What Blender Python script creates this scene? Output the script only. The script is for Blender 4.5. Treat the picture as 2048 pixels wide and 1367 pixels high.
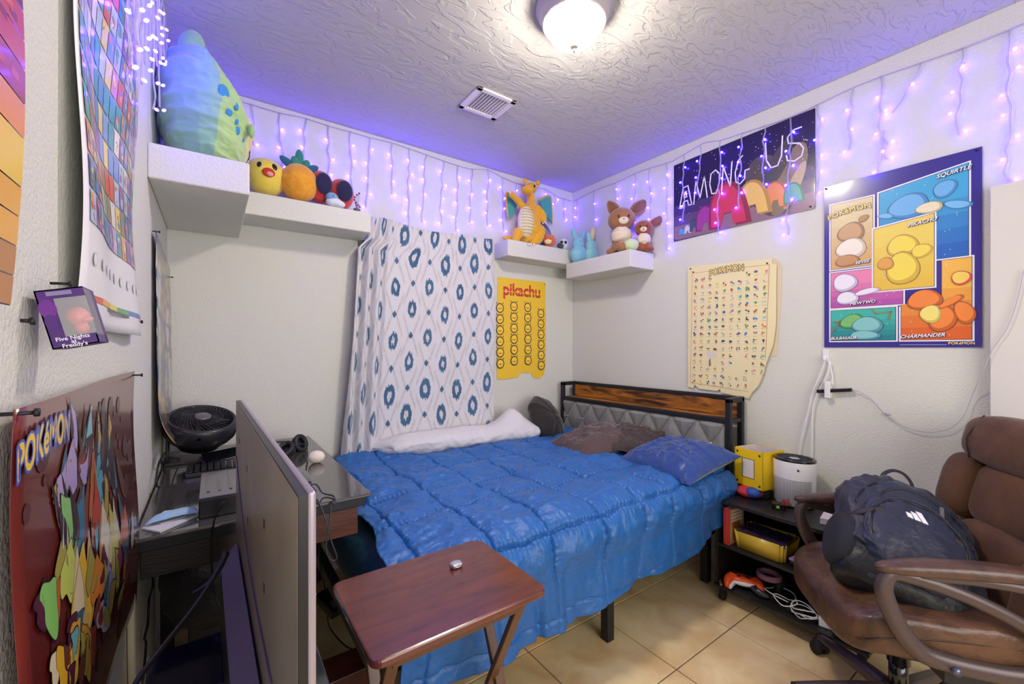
import bpy, bmesh, math, random
import numpy as np
from mathutils import Vector, Matrix
R = math.radians
rnd = random.Random(7)
S = bpy.context.scene
for o in list(bpy.data.objects): bpy.data.objects.remove(o)

# ---------------------------------------------------------------- camera, world, lights, exposure
F = 839.3; HY = 694.0; CX = 1024.0; A = math.atan2(599, F)
H = 1.3725; XL = -.188; XR = 2.6415; YB = 2.763; YF = -1.6; CEIL = 2.762
sa, ca = math.sin(A), math.cos(A)
cd = bpy.data.cameras.new('camera'); cam = bpy.data.objects.new('camera', cd); S.collection.objects.link(cam)
cam.location = (0, 0, H); cam.rotation_euler = (R(90), 0, -A)
cd.sensor_width = 36; cd.lens = F / 2048 * 36; cd.shift_y = (HY - 683.5) / 2048; cd.clip_start = .02
S.camera = cam
w = bpy.data.worlds.new('world'); S.world = w; w.use_nodes = True
w.node_tree.nodes['Background'].inputs[0].default_value = (.8, .85, 1, 1)
w.node_tree.nodes['Background'].inputs[1].default_value = .3
S.view_settings.view_transform = 'Standard'; S.view_settings.look = 'None'
S.view_settings.gamma = 1; S.view_settings.use_curve_mapping = False
S.view_settings.exposure = 1.3
LX, LY = 1.204, 1.25
def light(name, kind, loc, power, col, rot=(0, 0, 0), **k):
    d = bpy.data.lights.new(name, kind); d.energy = power; d.color = col
    for a, b in k.items(): setattr(d, a, b)
    o = bpy.data.objects.new(name, d); o.location = loc; o.rotation_euler = rot
    S.collection.objects.link(o); return o
# added soft fill light at an invented front-wall window, behind the camera
light('added_fill_light', 'AREA', (1.0, YF + .06, 1.45), 20, (1, .96, .92), rot=(R(90), 0, 0), shape='RECTANGLE', size=2.0, size_y=1.5)

# ---------------------------------------------------------------- helpers
def P(px, py, X=None, Y=None, Z=None):
    la = (px - CX) / F
    d = Vector((sa + ca * la, ca - sa * la, (HY - py) / F))
    t = X / d.x if X is not None else Y / d.y if Y is not None else (Z - H) / d.z
    return Vector((0, 0, H)) + d * t
def lin(c):
    if isinstance(c, str): c = tuple(int(c[i:i + 2], 16) / 255 for i in (0, 2, 4))
    return tuple((x / 12.92 if x <= .04045 else ((x + .055) / 1.055) ** 2.4) for x in c[:3])
MATS = {}
def mat(name, col, rough=.6, metal=0, bump=None, var=None, coat=0, sheen=0, emit=None, estr=0, alpha=None, trans=0, stretch=None, spec=None):
    """bump=(scale,strength,detail)  var=(scale, colour2, contrast)"""
    if name in MATS: return MATS[name]
    m = bpy.data.materials.new(name); m.use_nodes = True; MATS[name] = m
    nt = m.node_tree; b = nt.nodes['Principled BSDF']
    b.inputs['Base Color'].default_value = (*lin(col), 1); b.inputs['Roughness'].default_value = rough
    b.inputs['Metallic'].default_value = metal
    if coat: b.inputs['Coat Weight'].default_value = coat; b.inputs['Coat Roughness'].default_value = .08
    if sheen: b.inputs['Sheen Weight'].default_value = sheen; b.inputs['Sheen Roughness'].default_value = .4
    if spec is not None: b.inputs['Specular IOR Level'].default_value = spec
    if trans: b.inputs['Transmission Weight'].default_value = trans
    if alpha is not None: b.inputs['Alpha'].default_value = alpha
    if emit: b.inputs['Emission Color'].default_value = (*lin(emit), 1); b.inputs['Emission Strength'].default_value = estr
    if bump or var:
        tc = nt.nodes.new('ShaderNodeTexCoord'); src = tc.outputs['Object']
        if stretch:
            mp = nt.nodes.new('ShaderNodeMapping'); mp.inputs['Scale'].default_value = stretch
            nt.links.new(src, mp.inputs[0]); src = mp.outputs[0]
    if var:
        n = nt.nodes.new('ShaderNodeTexNoise'); n.inputs['Scale'].default_value = var[0]; n.inputs['Detail'].default_value = 6
        n.inputs['Distortion'].default_value = .8 if len(var) < 4 else var[3]
        nt.links.new(src, n.inputs[0])
        r = nt.nodes.new('ShaderNodeValToRGB'); k = var[2]
        r.color_ramp.elements[0].position = .5 - k; r.color_ramp.elements[1].position = .5 + k
        r.color_ramp.elements[0].color = (*lin(col), 1); r.color_ramp.elements[1].color = (*lin(var[1]), 1)
        nt.links.new(n.outputs[0], r.inputs[0]); nt.links.new(r.outputs[0], b.inputs['Base Color'])
    if bump:
        n = nt.nodes.new('ShaderNodeTexNoise'); n.inputs['Scale'].default_value = bump[0]; n.inputs['Detail'].default_value = bump[2] if len(bump) > 2 else 3
        nt.links.new(src, n.inputs[0])
        u = nt.nodes.new('ShaderNodeBump'); u.inputs['Strength'].default_value = bump[1]; u.inputs['Distance'].default_value = .01
        nt.links.new(n.outputs[0], u.inputs['Height']); nt.links.new(u.outputs[0], b.inputs['Normal'])
    return m
def colmat(name, rough=.5, coat=0, sheen=0, bump=None, metal=0):
    """reads the printed / dyed colours stored on the mesh"""
    if name in MATS: return MATS[name]
    m = mat(name, 'ffffff', rough, metal, bump, coat=coat, sheen=sheen); nt = m.node_tree
    a = nt.nodes.new('ShaderNodeAttribute'); a.attribute_name = 'Col'
    nt.links.new(a.outputs['Color'], nt.nodes['Principled BSDF'].inputs['Base Color']); return m

class MB:
    def __init__(s, M=None): s.v = []; s.f = []; s.c = []; s.M = M; s.smooth = []
    def add(s, vs, fs, smooth=False, col=None):
        n = len(s.v)
        for p in vs:
            p = Vector(p); s.v.append(tuple(s.M @ p) if s.M else tuple(p))
            s.c.append(lin(col) if col is not None else (1, 1, 1))
        s.f += [tuple(i + n for i in f) for f in fs]; s.smooth += [smooth] * len(fs); return s
    def box(s, a, b, M=None, col=None):
        x0, y0, z0 = a; x1, y1, z1 = b
        vs = [Vector(p) for p in ((x0, y0, z0), (x1, y0, z0), (x1, y1, z0), (x0, y1, z0), (x0, y0, z1), (x1, y0, z1), (x1, y1, z1), (x0, y1, z1))]
        if M: vs = [M @ p for p in vs]
        return s.add(vs, [(0, 3, 2, 1), (4, 5, 6, 7), (0, 1, 5, 4), (1, 2, 6, 5), (2, 3, 7, 6), (3, 0, 4, 7)], col=col)
    def cbox(s, c, d, M=None, col=None):
        return s.box([c[i] - d[i] / 2 for i in range(3)], [c[i] + d[i] / 2 for i in range(3)], M, col)
    def prism(s, pts, z0, z1, M=None, col=None):     # outline in local xy, extruded along z
        n = len(pts); vs = [Vector((x, y, z0)) for x, y in pts] + [Vector((x, y, z1)) for x, y in pts]
        if M: vs = [M @ p for p in vs]
        return s.add(vs, [tuple(range(n))[::-1], tuple(range(n, 2 * n))] + [(i, (i + 1) % n, n + (i + 1) % n, n + i) for i in range(n)], col=col)
    def bar(s, a, b, wd, th, up=(0, 0, 1)):          # rectangular bar a->b
        a, b = Vector(a), Vector(b); d = (b - a); L = d.length; d.normalize(); up = Vector(up)
        x = d.cross(up); x = x.normalized() if x.length > 1e-4 else Vector((1, 0, 0)); y = x.cross(d)
        M = Matrix((x, y, d)).transposed().to_4x4(); M.translation = a
        return s.box((-wd / 2, -th / 2, 0), (wd / 2, th / 2, L), M)
    def tube(s, pts, r, n=8, sub=4, flat=1, up=(0, 0, 1), closed=False, col=None):
        pts = [Vector(p) for p in pts]; rr = r if isinstance(r, (list, tuple)) else [r] * len(pts)
        if sub > 1 and len(pts) > 2:
            q = []; qr = []; m = len(pts)
            rng = range(m if closed else m - 1)
            for i in rng:
                g = (lambda k: pts[k % m]) if closed else (lambda k: pts[max(0, min(m - 1, k))])
                p0, p1, p2, p3 = g(i - 1), g(i), g(i + 1), g(i + 2)
                for k in range(sub):
                    t = k / sub
                    q.append(.5 * ((2 * p1) + (p2 - p0) * t + (2 * p0 - 5 * p1 + 4 * p2 - p3) * t * t + (3 * p1 - p0 - 3 * p2 + p3) * t ** 3))
                    qr.append(rr[i] * (1 - t) + rr[(i + 1) % m] * t)
            if not closed: q.append(pts[-1]); qr.append(rr[-1])
            pts, rr = q, qr
        m = len(pts); vs = []; up = Vector(up); px = None
        for i, p in enumerate(pts):
            d = (pts[(i + 1) % m] - pts[i - 1]) if closed else (pts[min(i + 1, m - 1)] - pts[max(i - 1, 0)])
            d.normalize(); x = d.cross(up)
            if x.length < .05: x = px.copy() if px else d.cross(Vector((1, .3, 0)))
            x.normalize()
            if px is not None and x.dot(px) < 0: x = -x
            px = x; y = x.cross(d)
            for k in range(n):
                a = 2 * math.pi * k / n; vs.append(p + x * math.cos(a) * rr[i] + y * math.sin(a) * rr[i] * flat)
        fs = []
        for i in range(m if closed else m - 1):
            j = (i + 1) % m
            for k in range(n): fs.append((i * n + k, i * n + (k + 1) % n, j * n + (k + 1) % n, j * n + k))
        if not closed: fs += [tuple(range(n))[::-1], tuple(range((m - 1) * n, m * n))]
        return s.add(vs, fs, True, col)
    def lathe(s, prof, c=(0, 0, 0), n=32, M=None, cap=True, col=None):
        vs = []; c = Vector(c)
        for r, z in prof:
            for k in range(n):
                a = 2 * math.pi * k / n; p = Vector((r * math.cos(a), r * math.sin(a), z)); vs.append(c + (M @ p if M else p))
        fs = []
        for i in range(len(prof) - 1):
            for k in range(n): fs.append((i * n + k, i * n + (k + 1) % n, (i + 1) * n + (k + 1) % n, (i + 1) * n + k))
        if cap: fs += [tuple(range(n))[::-1], tuple(range((len(prof) - 1) * n, len(prof) * n))]
        return s.add(vs, fs, True, col)
    def ell(s, c, r, M=None, n=24, col=None, e=1.0, fn=None):     # (super)ellipsoid
        vs = []; m = n // 2; c = Vector(c)
        sp = lambda v: math.copysign(abs(v) ** e, v)
        for i in range(1, m):
            ph = math.pi * i / m
            for k in range(n):
                a = 2 * math.pi * k / n
                p = Vector((sp(math.sin(ph)) * sp(math.cos(a)) * r[0], sp(math.sin(ph)) * sp(math.sin(a)) * r[1], sp(math.cos(ph)) * r[2]))
                if fn: p = fn(p)
                vs.append(c + (M @ p if M else p))
        top = Vector((0, 0, r[2])); bot = -top
        if fn: top, bot = fn(top), fn(bot)
        vs += [c + (M @ top if M else top), c + (M @ bot if M else bot)]; T = len(vs) - 2
        fs = []
        for i in range(m - 2):
            for k in range(n): fs.append((i * n + k, (i + 1) * n + k, (i + 1) * n + (k + 1) % n, i * n + (k + 1) % n))
        for k in range(n): fs += [(T, k, (k + 1) % n), (T + 1, (m - 2) * n + (k + 1) % n, (m - 2) * n + k)]
        return s.add(vs, fs, True, col)
WM = {}
def link(o, parent=None):
    S.collection.objects.link(o)
    if parent is not None: o.parent = parent; WM[o] = WM[parent]
    return o
def tag(o, label=None, cat=None, group=None, kind=None):
    if label: o['label'] = label
    if cat: o['category'] = cat
    if group: o['group'] = group
    if kind: o['kind'] = kind
    return o
def thing(name, label, cat, loc=(0, 0, 0), rotz=0, group=None):
    o = bpy.data.objects.new(name, None); o.empty_display_size = .05
    o.location = loc; o.rotation_euler = (0, 0, rotz); S.collection.objects.link(o)
    WM[o] = Matrix.Translation(loc) @ Matrix.Rotation(rotz, 4, 'Z')
    return tag(o, label, cat, group)
def obj(name, mb, m, parent=None, bev=0, sub=0, col=False, label=None, remesh=0, solid=0, loc=None):
    me = bpy.data.meshes.new(name); vs = mb.v
    if parent is not None:
        I = WM[parent].inverted(); vs = [I @ Vector(p) for p in vs]
    elif loc is not None: vs = [Vector(p) - Vector(loc) for p in vs]
    me.from_pydata([tuple(p) for p in vs], [], mb.f)
    me.polygons.foreach_set('use_smooth', mb.smooth)
    if col:
        at = me.color_attributes.new('Col', 'FLOAT_COLOR', 'POINT')
        at.data.foreach_set('color', [x for c in mb.c for x in (*c, 1)])
    me.materials.append(m); me.update()
    o = bpy.data.objects.new(name, me)
    if parent is None: WM[o] = Matrix.Translation(loc) if loc is not None else Matrix.Identity(4)
    if loc is not None and parent is None: o.location = loc
    link(o, parent)
    if remesh:
        md = o.modifiers.new('r', 'REMESH'); md.mode = 'VOXEL'; md.voxel_size = remesh; md.use_smooth_shade = True
        md = o.modifiers.new('s', 'SMOOTH'); md.iterations = 6; md.factor = .6
    if solid: md = o.modifiers.new('t', 'SOLIDIFY'); md.thickness = solid; md.offset = 0
    if bev:
        md = o.modifiers.new('b', 'BEVEL'); md.width = bev; md.segments = 2; md.limit_method = 'ANGLE'; md.angle_limit = R(40)
    if sub: md = o.modifiers.new('u', 'SUBSURF'); md.levels = sub; md.render_levels = sub
    if label: o['label'] = label
    return o
def struct(name, mb, m, parent=None, **k):
    o = obj(name, mb, m, parent, **k); o['kind'] = 'structure'; return o
# value noise
_T = np.random.RandomState(3).rand(256, 256)
def vn(x, y):
    xi = np.floor(x).astype(int); yi = np.floor(y).astype(int); fx = x - xi; fy = y - yi
    fx = fx * fx * (3 - 2 * fx); fy = fy * fy * (3 - 2 * fy)
    g = lambda a, b: _T[a % 256, b % 256]
    return (g(xi, yi) * (1 - fx) + g(xi + 1, yi) * fx) * (1 - fy) + (g(xi, yi + 1) * (1 - fx) + g(xi + 1, yi + 1) * fx) * fy
def fbm(x, y, o=4):
    r = 0; a = .5
    for i in range(o): r = r + a * vn(x, y); x = x * 2.03 + 17.1; y = y * 2.03 + 5.3; a *= .5
    return r
def ridge(x, y, o=3):
    r = 0; a = .5
    for i in range(o): r = r + a * (1 - abs(2 * vn(x, y) - 1)) ** 2; x = x * 2.1 + 9.7; y = y * 2.1 + 3.1; a *= .5
    return r
def grid_obj(name, PX, PY, PZ, m, parent=None, colarr=None, solid=0, label=None):
    n, k = PX.shape
    V = np.stack([PX, PY, PZ], -1).reshape(-1, 3)
    if parent is not None:
        I = np.array(WM[parent].inverted()); V = V @ I[:3, :3].T + I[:3, 3]
    i = np.arange(n * k).reshape(n, k)
    Fs = np.stack([i[:-1, :-1], i[1:, :-1], i[1:, 1:], i[:-1, 1:]], -1).reshape(-1, 4)
    me = bpy.data.meshes.new(name); me.vertices.add(len(V)); me.vertices.foreach_set('co', V.ravel())
    me.loops.add(Fs.size); me.loops.foreach_set('vertex_index', Fs.ravel())
    me.polygons.add(len(Fs)); me.polygons.foreach_set('loop_start', np.arange(0, Fs.size, 4)); me.polygons.foreach_set('loop_total', np.full(len(Fs), 4))
    me.polygons.foreach_set('use_smooth', np.ones(len(Fs), bool)); me.update(calc_edges=True); me.validate()
    if colarr is not None:
        at = me.color_attributes.new('Col', 'FLOAT_COLOR', 'POINT')
        c = np.concatenate([colarr.reshape(-1, 3), np.ones((n * k, 1))], 1); at.data.foreach_set('color', c.ravel())
    me.materials.append(m); o = bpy.data.objects.new(name, me)
    if parent is None: WM[o] = Matrix.Identity(4)
    link(o, parent)
    if solid: md = o.modifiers.new('t', 'SOLIDIFY'); md.thickness = solid; md.offset = 0
    if label: o['label'] = label
    return o
def text_mesh(body, size, shear=0, offset=0, space=1):
    cu = bpy.data.curves.new('t', 'FONT'); cu.body = body; cu.size = size; cu.shear = shear; cu.offset = offset
    cu.space_character = space; cu.resolution_u = 3; cu.align_x = 'CENTER'; cu.align_y = 'CENTER'; cu.fill_mode = 'FRONT'
    ob = bpy.data.objects.new('t', cu)
    if offset:
        cu.offset = 0; m0 = bpy.data.meshes.new_from_object(ob); cu.offset = offset
        bx_ = [min(v.co.x for v in m0.vertices) - offset, max(v.co.x for v in m0.vertices) + offset, min(v.co.y for v in m0.vertices) - offset, max(v.co.y for v in m0.vertices) + offset]; bpy.data.meshes.remove(m0)
    me = bpy.data.meshes.new_from_object(ob)
    vs = [(v.co.x, v.co.y) for v in me.vertices]
    if offset: vs = [(min(max(x, bx_[0]), bx_[1]), min(max(y, bx_[2]), bx_[3])) for x, y in vs]
    fs = [tuple(p.vertices) for p in me.polygons]
    bpy.data.objects.remove(ob); bpy.data.curves.remove(cu); bpy.data.meshes.remove(me); return vs, fs
class Canvas:
    """flat print: coloured shapes lying on a sheet; O = lower left corner, U right, V up"""
    def __init__(s, O, U, V, N, warp=None, step=.00004):
        s.O, s.U, s.V, s.N = Vector(O), Vector(U), Vector(V), Vector(N); s.mb = MB(); s.k = 3; s.warp = warp; s.step = step
    def at(s, x, y, d):
        q = s.O + s.U * x + s.V * y + s.N * (d + .0007)
        return q + s.N * s.warp(x, y) if s.warp else q
    def poly(s, pts, col, layer=None):
        if layer is None: s.k += 1
        d = s.step * (layer if layer is not None else s.k)
        s.mb.add([s.at(x, y, d) for x, y in pts], [tuple(range(len(pts)))], col=col)
    def rect(s, x0, y0, x1, y1, col, layer=None): s.poly([(x0, y0), (x1, y0), (x1, y1), (x0, y1)], col, layer)
    def ell(s, x, y, a, b, col, rot=0, n=20, layer=None, wob=0):
        c, q = math.cos(rot), math.sin(rot); pts = []
        for k in range(n):
            t = 2 * math.pi * k / n; m = 1 + wob * math.sin(3 * t + x * 90)
            pts.append((x + a * m * math.cos(t) * c - b * m * math.sin(t) * q, y + a * m * math.cos(t) * q + b * m * math.sin(t) * c))
        s.poly(pts, col, layer)
    def line(s, pts, wd, col, layer=None):
        s.k += 1; d = s.step * (layer if layer is not None else s.k)
        for (x0, y0), (x1, y1) in zip(pts, pts[1:]):
            L = math.hypot(x1 - x0, y1 - y0) or 1; ux, uy = (x1 - x0) / L * wd / 2, (y1 - y0) / L * wd / 2
            s.mb.add([s.at(a, b, d) for a, b in ((x0 - uy - ux * .5, y0 + ux - uy * .5), (x0 + uy - ux * .5, y0 - ux - uy * .5), (x1 + uy + ux * .5, y1 - ux + uy * .5), (x1 - uy + ux * .5, y1 + ux + uy * .5))], [(0, 1, 2, 3)], col=col)
    def text(s, body, x, y, size, col, rot=0, shear=0, bold=0, sx=1, space=1, arch=0):
        vs, fs = text_mesh(body, size, shear, 0, space); s.k += 1; c, q = math.cos(rot), math.sin(rot)
        nd = 1 if not bold else 6 if bold < .0015 else 12
        for k in range(nd):
            ox, oy = (bold * math.cos(k * 6.2832 / nd), bold * math.sin(k * 6.2832 / nd)) if bold else (0, 0)
            out = []
            for a, b in vs:
                a = a * sx + ox; b += arch * a * a + oy
                out.append(s.at(x + a * c - b * q, y + a * q + b * c, s.step * (s.k + k * .08)))
            s.mb.add(out, fs, col=col)
    def word(s, body, x, y, size, fill, edge, thick, rot=0, sx=1, arch=0, space=1.05):
        s.text(body, x, y, size, edge, rot, 0, thick + size * .02, sx, space, arch); s.text(body, x, y, size, fill, rot, 0, size * .025, sx, space, arch)
PRINT = colmat('printed_paper', .35, coat=.25); CLOTHCOL = colmat('dyed_fleece', .95, sheen=.4, bump=(900, .35, 2)); PLUSHCOL = colmat('blue_green_plush', .9, sheen=.5, bump=(600, .3, 2))
def bez(p0, p1, p2, p3, n=12):
    return [tuple(sum(c * q[i] for c, q in zip(((1 - t) ** 3, 3 * t * (1 - t) ** 2, 3 * t * t * (1 - t), t ** 3), (p0, p1, p2, p3))) for i in range(len(p0))) for t in [k / n for k in range(n + 1)]]

# ---------------------------------------------------------------- materials
wall_m = mat('painted_plaster', 'd9d9cf', .85, bump=(140, .35, 3))
ceil_m = mat('knockdown_ceiling', 'bcbbb4', .9)
def knock(m):
    nt = m.node_tree; b = nt.nodes['Principled BSDF']; tc = nt.nodes.new('ShaderNodeTexCoord')
    mp = nt.nodes.new('ShaderNodeMapping'); mp.inputs['Rotation'].default_value = (0, 0, R(35)); mp.inputs['Scale'].default_value = (1, 2.2, 1)
    nt.links.new(tc.outputs['Object'], mp.inputs[0])
    n = nt.nodes.new('ShaderNodeTexNoise'); n.inputs['Scale'].default_value = 7; n.inputs['Detail'].default_value = 5; n.inputs['Distortion'].default_value = 1.6
    nt.links.new(mp.outputs[0], n.inputs[0])
    r = nt.nodes.new('ShaderNodeValToRGB'); r.color_ramp.elements[0].position = .47; r.color_ramp.elements[1].position = .53
    nt.links.new(n.outputs[0], r.inputs[0])
    n2 = nt.nodes.new('ShaderNodeTexNoise'); n2.inputs['Scale'].default_value = 90; n2.inputs['Detail'].default_value = 3
    nt.links.new(tc.outputs['Object'], n2.inputs[0])
    ad = nt.nodes.new('ShaderNodeMath'); ad.operation = 'MULTIPLY_ADD'; ad.inputs[1].default_value = .3
    nt.links.new(n2.outputs[0], ad.inputs[0]); nt.links.new(r.outputs[0], ad.inputs[2])
    u = nt.nodes.new('ShaderNodeBump'); u.inputs['Strength'].default_value = .55; u.inputs['Distance'].default_value = .006
    nt.links.new(ad.outputs[0], u.inputs['Height']); nt.links.new(u.outputs[0], b.inputs['Normal'])
knock(ceil_m)
white_m = mat('white_paint', 'e6e1dc', .45)
blackm = mat('black_metal', '23242a', .45, .3)
blackp = mat('black_plastic', '17171a', .35)
blackg = mat('black_gloss', '0e0e11', .12, coat=.5)
rubber = mat('dark_rubber', '141416', .7)
chrome = mat('chrome', 'c8c8cc', .2, 1)
tile_m = mat('travertine_tile', 'fbe6b4', .3, bump=(40, .06, 4), var=(5, 'd8b27c', .25))
grout_m = mat('grey_grout', '6d6763', .9)
white_p = mat('white_plastic', 'e9e9ea', .35)
wire_m = mat('clear_wire', 'b7b2bd', .4)

# ---------------------------------------------------------------- room shell
struct('wall_back', MB().box((XL - .1, YB, 0), (XR + .1, YB + .1, CEIL)), wall_m)
struct('wall_right', MB().box((XR, YF - .1, 0), (XR + .1, YB, CEIL)), wall_m)
struct('wall_left', MB().box((XL - .1, YF - .1, 0), (XL, YB, CEIL)), wall_m)
wf = MB(); wf.box((XL, YF - .1, 0), (0, YF, CEIL)).box((2, YF - .1, 0), (XR, YF, CEIL)).box((0, YF - .1, 0), (2, YF, .7)).box((0, YF - .1, 2.2), (2, YF, CEIL))
struct('wall_front', wf, wall_m)
w1 = MB()
for a, b in (((0, YF - .08, .7), (.05, YF, 2.2)), ((1.95, YF - .08, .7), (2, YF, 2.2)), ((0, YF - .08, .7), (2, YF, .75)), ((0, YF - .08, 2.15), (2, YF, 2.2)), ((.98, YF - .06, .75), (1.02, YF - .02, 2.15))): w1.box(a, b)
struct('added_window', w1, white_m)  # invented window, unseen behind the camera, put in for the fill light
ceil = struct('ceiling', MB().box((XL - .1, YF - .1, CEIL), (XR + .1, YB + .1, CEIL + .1)), ceil_m)
fl = struct('floor', MB().box((XL, YF, -.1), (XR, YB, -.006)), grout_m)
TX, TY, TS = 1.61, 1.05, .45
k = 0
tile_mesh = None
for i in range(-4, 3):
    for j in range(-6, 4):
        x0, y0 = TX + i * TS + .003, TY + j * TS + .003
        x1, y1 = min(x0 + TS - .006, XR), min(y0 + TS - .006, YB); x0 = max(x0, XL); y0 = max(y0, YF)
        if x1 - x0 < .01 or y1 - y0 < .01: continue
        t = obj('tile', MB().box((x0, y0, -.012), (x1, y1, 0)), tile_m, fl, bev=.0015)
bb = MB().box((XR - .014, .262, 0), (XR, YB, .085)).box((XR - .009, .262, .085), (XR, YB, .098))
struct('baseboard_right', bb, white_m, bev=.003)
struct('baseboard_back', MB().box((XL, YB - .014, 0), (XR - .014, YB, .095)), white_m, bev=.003)
struct('baseboard_left', MB().box((XL, YF, 0), (XL + .014, YB - .014, .095)), white_m, bev=.003)
# door folded back against the right wall
dr = struct('door_1', MB().box((XR - .045, -.55, .012), (XR - .008, .262, 2.03)), mat('door_paint', 'd9d5d0', .4), bev=.002)
for z0, z1 in ((.22, .92), (1.02, 1.86)):
    for ya, yb_ in ((-.45, -.19), (-.1, .158)):
        m = MB(); xx = XR - .047
        for a, b in (((xx, ya, z0), (xx + .008, ya + .014, z1)), ((xx, yb_ - .014, z0), (xx + .008, yb_, z1)), ((xx, ya, z0), (xx + .008, yb_, z0 + .014)), ((xx, ya, z1 - .014), (xx + .008, yb_, z1))): m.box(a, b)
        m.box((xx + .001, ya + .03, z0 + .03), (xx + .008, yb_ - .03, z1 - .03))
        obj('door_panel', m, mat('door_paint', 'd9d5d0', .4), dr, bev=.003)
hd = MB().tube([(XR - .045, -.48, .98), (XR - .09, -.48, .98)], .012, sub=1).ell((XR - .105, -.48, .98), (.02, .028, .028))
obj('door_handle', hd, chrome, dr)
# window on the back wall behind the blanket
wp0, wp1 = P(716, 478, Y=YB), P(985, 478, Y=YB)
m = MB(); x0, x1, z0, z1 = wp0.x, wp1.x, 1.0, 2.06
for a, b in (((x0, YB - .012, z0), (x0 + .05, YB, z1)), ((x1 - .05, YB - .012, z0), (x1, YB, z1)), ((x0 + .05, YB - .012, z0), (x1 - .05, YB, z0 + .05)), ((x0 + .05, YB - .012, z1 - .05), (x1 - .05, YB, z1))): m.box(a, b)
wn = struct('window_1', m, mat('window_frame_dark', '2a2731', .5))
obj('pane', MB().box((x0 + .05, YB - .006, z0 + .05), (x1 - .05, YB - .002, z1 - .05)), blackg, wn)
# plaster ledges
def ledge(label, a, b):
    c = ((a[0] + b[0]) / 2, (a[1] + b[1]) / 2, a[2])
    o = obj('wall_shelf', MB().box(a, b), wall_m, loc=c, bev=.006); return tag(o, label, 'shelf', 'plaster ledges high on the walls')
ledge('deep plaster shelf in left corner under the big spotted plush', (XL, 1.955, 1.974), (.12, YB, 2.10))
ledge('long plaster shelf on back wall under pineapple and red plushes', (.12, 2.52, 2.052), (.768, YB, 2.17))
ledge('short plaster shelf on back wall under yellow winged dragon plush', (1.80, 2.575, 2.06), (XR, YB, 2.185))
ledge('plaster shelf on right wall under the long-eared brown plushes', (2.375, 1.905, 1.937), (XR, 2.56, 2.06))

# ---------------------------------------------------------------- ceiling fixtures
t = thing('ceiling_light', 'round flush ceiling light with glowing frosted glass bowl and silver ring', 'lamp', (LX, LY, CEIL))
m = MB().lathe([(.155, 0), (.158, -.008), (.15, -.02), (.142, -.024), (.140, -.040), (.134, -.050), (.131, -.066), (.126, -.072), (.121, -.068), (.120, -.01)], (LX, LY, CEIL), 48)  # lower lip added to shade the ceiling around the bowl
obj('ring', m, mat('brushed_nickel', 'b4aead', .45, .35), t)
m = MB().lathe([(.117, -.045), (.117, -.066), (.111, -.09), (.095, -.118), (.07, -.138), (.04, -.15), (.004, -.154)], (LX, LY, CEIL), 48)
g = obj('glass_bowl', m, mat('frosted_glass_lit', 'fff8ea', .4, emit='fff3e2', estr=58), t, label='glowing frosted glass bowl')
m = MB().lathe([(.004, -.152), (.017, -.154), (.019, -.16), (.012, -.168), (.006, -.172), (.007, -.178), (.003, -.186)], (LX, LY, CEIL), 20)
obj('finial', m, mat('finial_grey', '6e6864', .5, .2), t)
v = [P(*p, Z=CEIL) for p in ((958.8, 168), (1034.5, 199.7), (988, 239), (915, 212))]
vc = sum(v, Vector()) / 4; hx, hy = .125, .115
t = thing('ceiling_vent', 'white louvered air vent on the textured ceiling near the lamp', 'vent', vc)
m = MB()
for sx_, sy_, ex, ey in ((-1, 0, .032, hy), (1, 0, .032, hy), (0, -1, hx, .026), (0, 1, hx, .026)):
    cx_, cy_ = vc.x + sx_ * (hx - .016), vc.y + sy_ * (hy - .013)
    m.box((cx_ - (ex / 2 if sx_ else ex), cy_ - (ey / 2 if sy_ else ey), CEIL - .012), (cx_ + (ex / 2 if sx_ else ex), cy_ + (ey / 2 if sy_ else ey), CEIL - .001))
obj('frame', m, white_m, t, bev=.002)
obj('backing', MB().box((vc.x - hx + .03, vc.y - hy + .02, CEIL - .002), (vc.x + hx - .03, vc.y + hy - .02, CEIL - .0005)), rubber, t)
base = None
for i in range(10):
    x = vc.x - hx + .04 + i * (2 * hx - .08) / 9
    m = MB().bar((x, vc.y - hy + .024, CEIL - .0075), (x, vc.y + hy - .024, CEIL - .0075), .011, .0012, up=(.85, 0, .45))
    obj('slat', m, white_m, t)

# ---------------------------------------------------------------- bed
bed = thing('bed', 'metal platform bed with grey tufted headboard and rustic wood rail', 'bed', (1.5, 2.0, 0))
frame = MB()
frame.box((.44, 1.30, .29), (2.42, 1.335, .345)).box((.44, 2.69, .29), (2.42, 2.725, .345)).box((.42, 1.30, .29), (.46, 2.725, .345))
frame.box((1.0, 2.0, .29), (2.42, 2.03, .33))
obj('bed_frame', frame, mat('olive_grey_metal', '4c473f', .5, .4), bed, bev=.004)
for x in (.50, 1.513, 2.36):
    for y in (1.347, 2.68):
        obj('leg', MB().box((x - .022, y - .022, 0), (x + .022, y + .022, .31)), blackm, bed, bev=.002)
for i in range(8):
    x = .62 + i * .24
    obj('slat', MB().box((x - .03, 1.335, .33), (x + .03, 2.69, .345)), blackm, bed)
navy = mat('navy_sheet', '14284f', .55, sheen=.3, bump=(30, .3, 4))
obj('mattress', MB().box((.46, 1.315, .35), (2.43, 2.71, .62)), navy, bed, bev=.04)
hb = MB()
for y in (1.262, 2.69):
    hb.box((2.445, y - .016, 0), (2.475, y + .016, 1.07)); hb.box((2.585, y - .016, 0), (2.615, y + .016, 1.07))
    hb.box((2.445, y - .016, 1.045), (2.615, y + .016, 1.075)); hb.box((2.475, y - .012, .925), (2.585, y + .012, .95))
hb.box((2.585, 1.27, 1.05), (2.615, 2.69, 1.075))
hb.box((2.445, 1.27, .925), (2.475, 2.69, .955)).box((2.448, 1.27, .42), (2.472, 2.69, .45))
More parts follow.
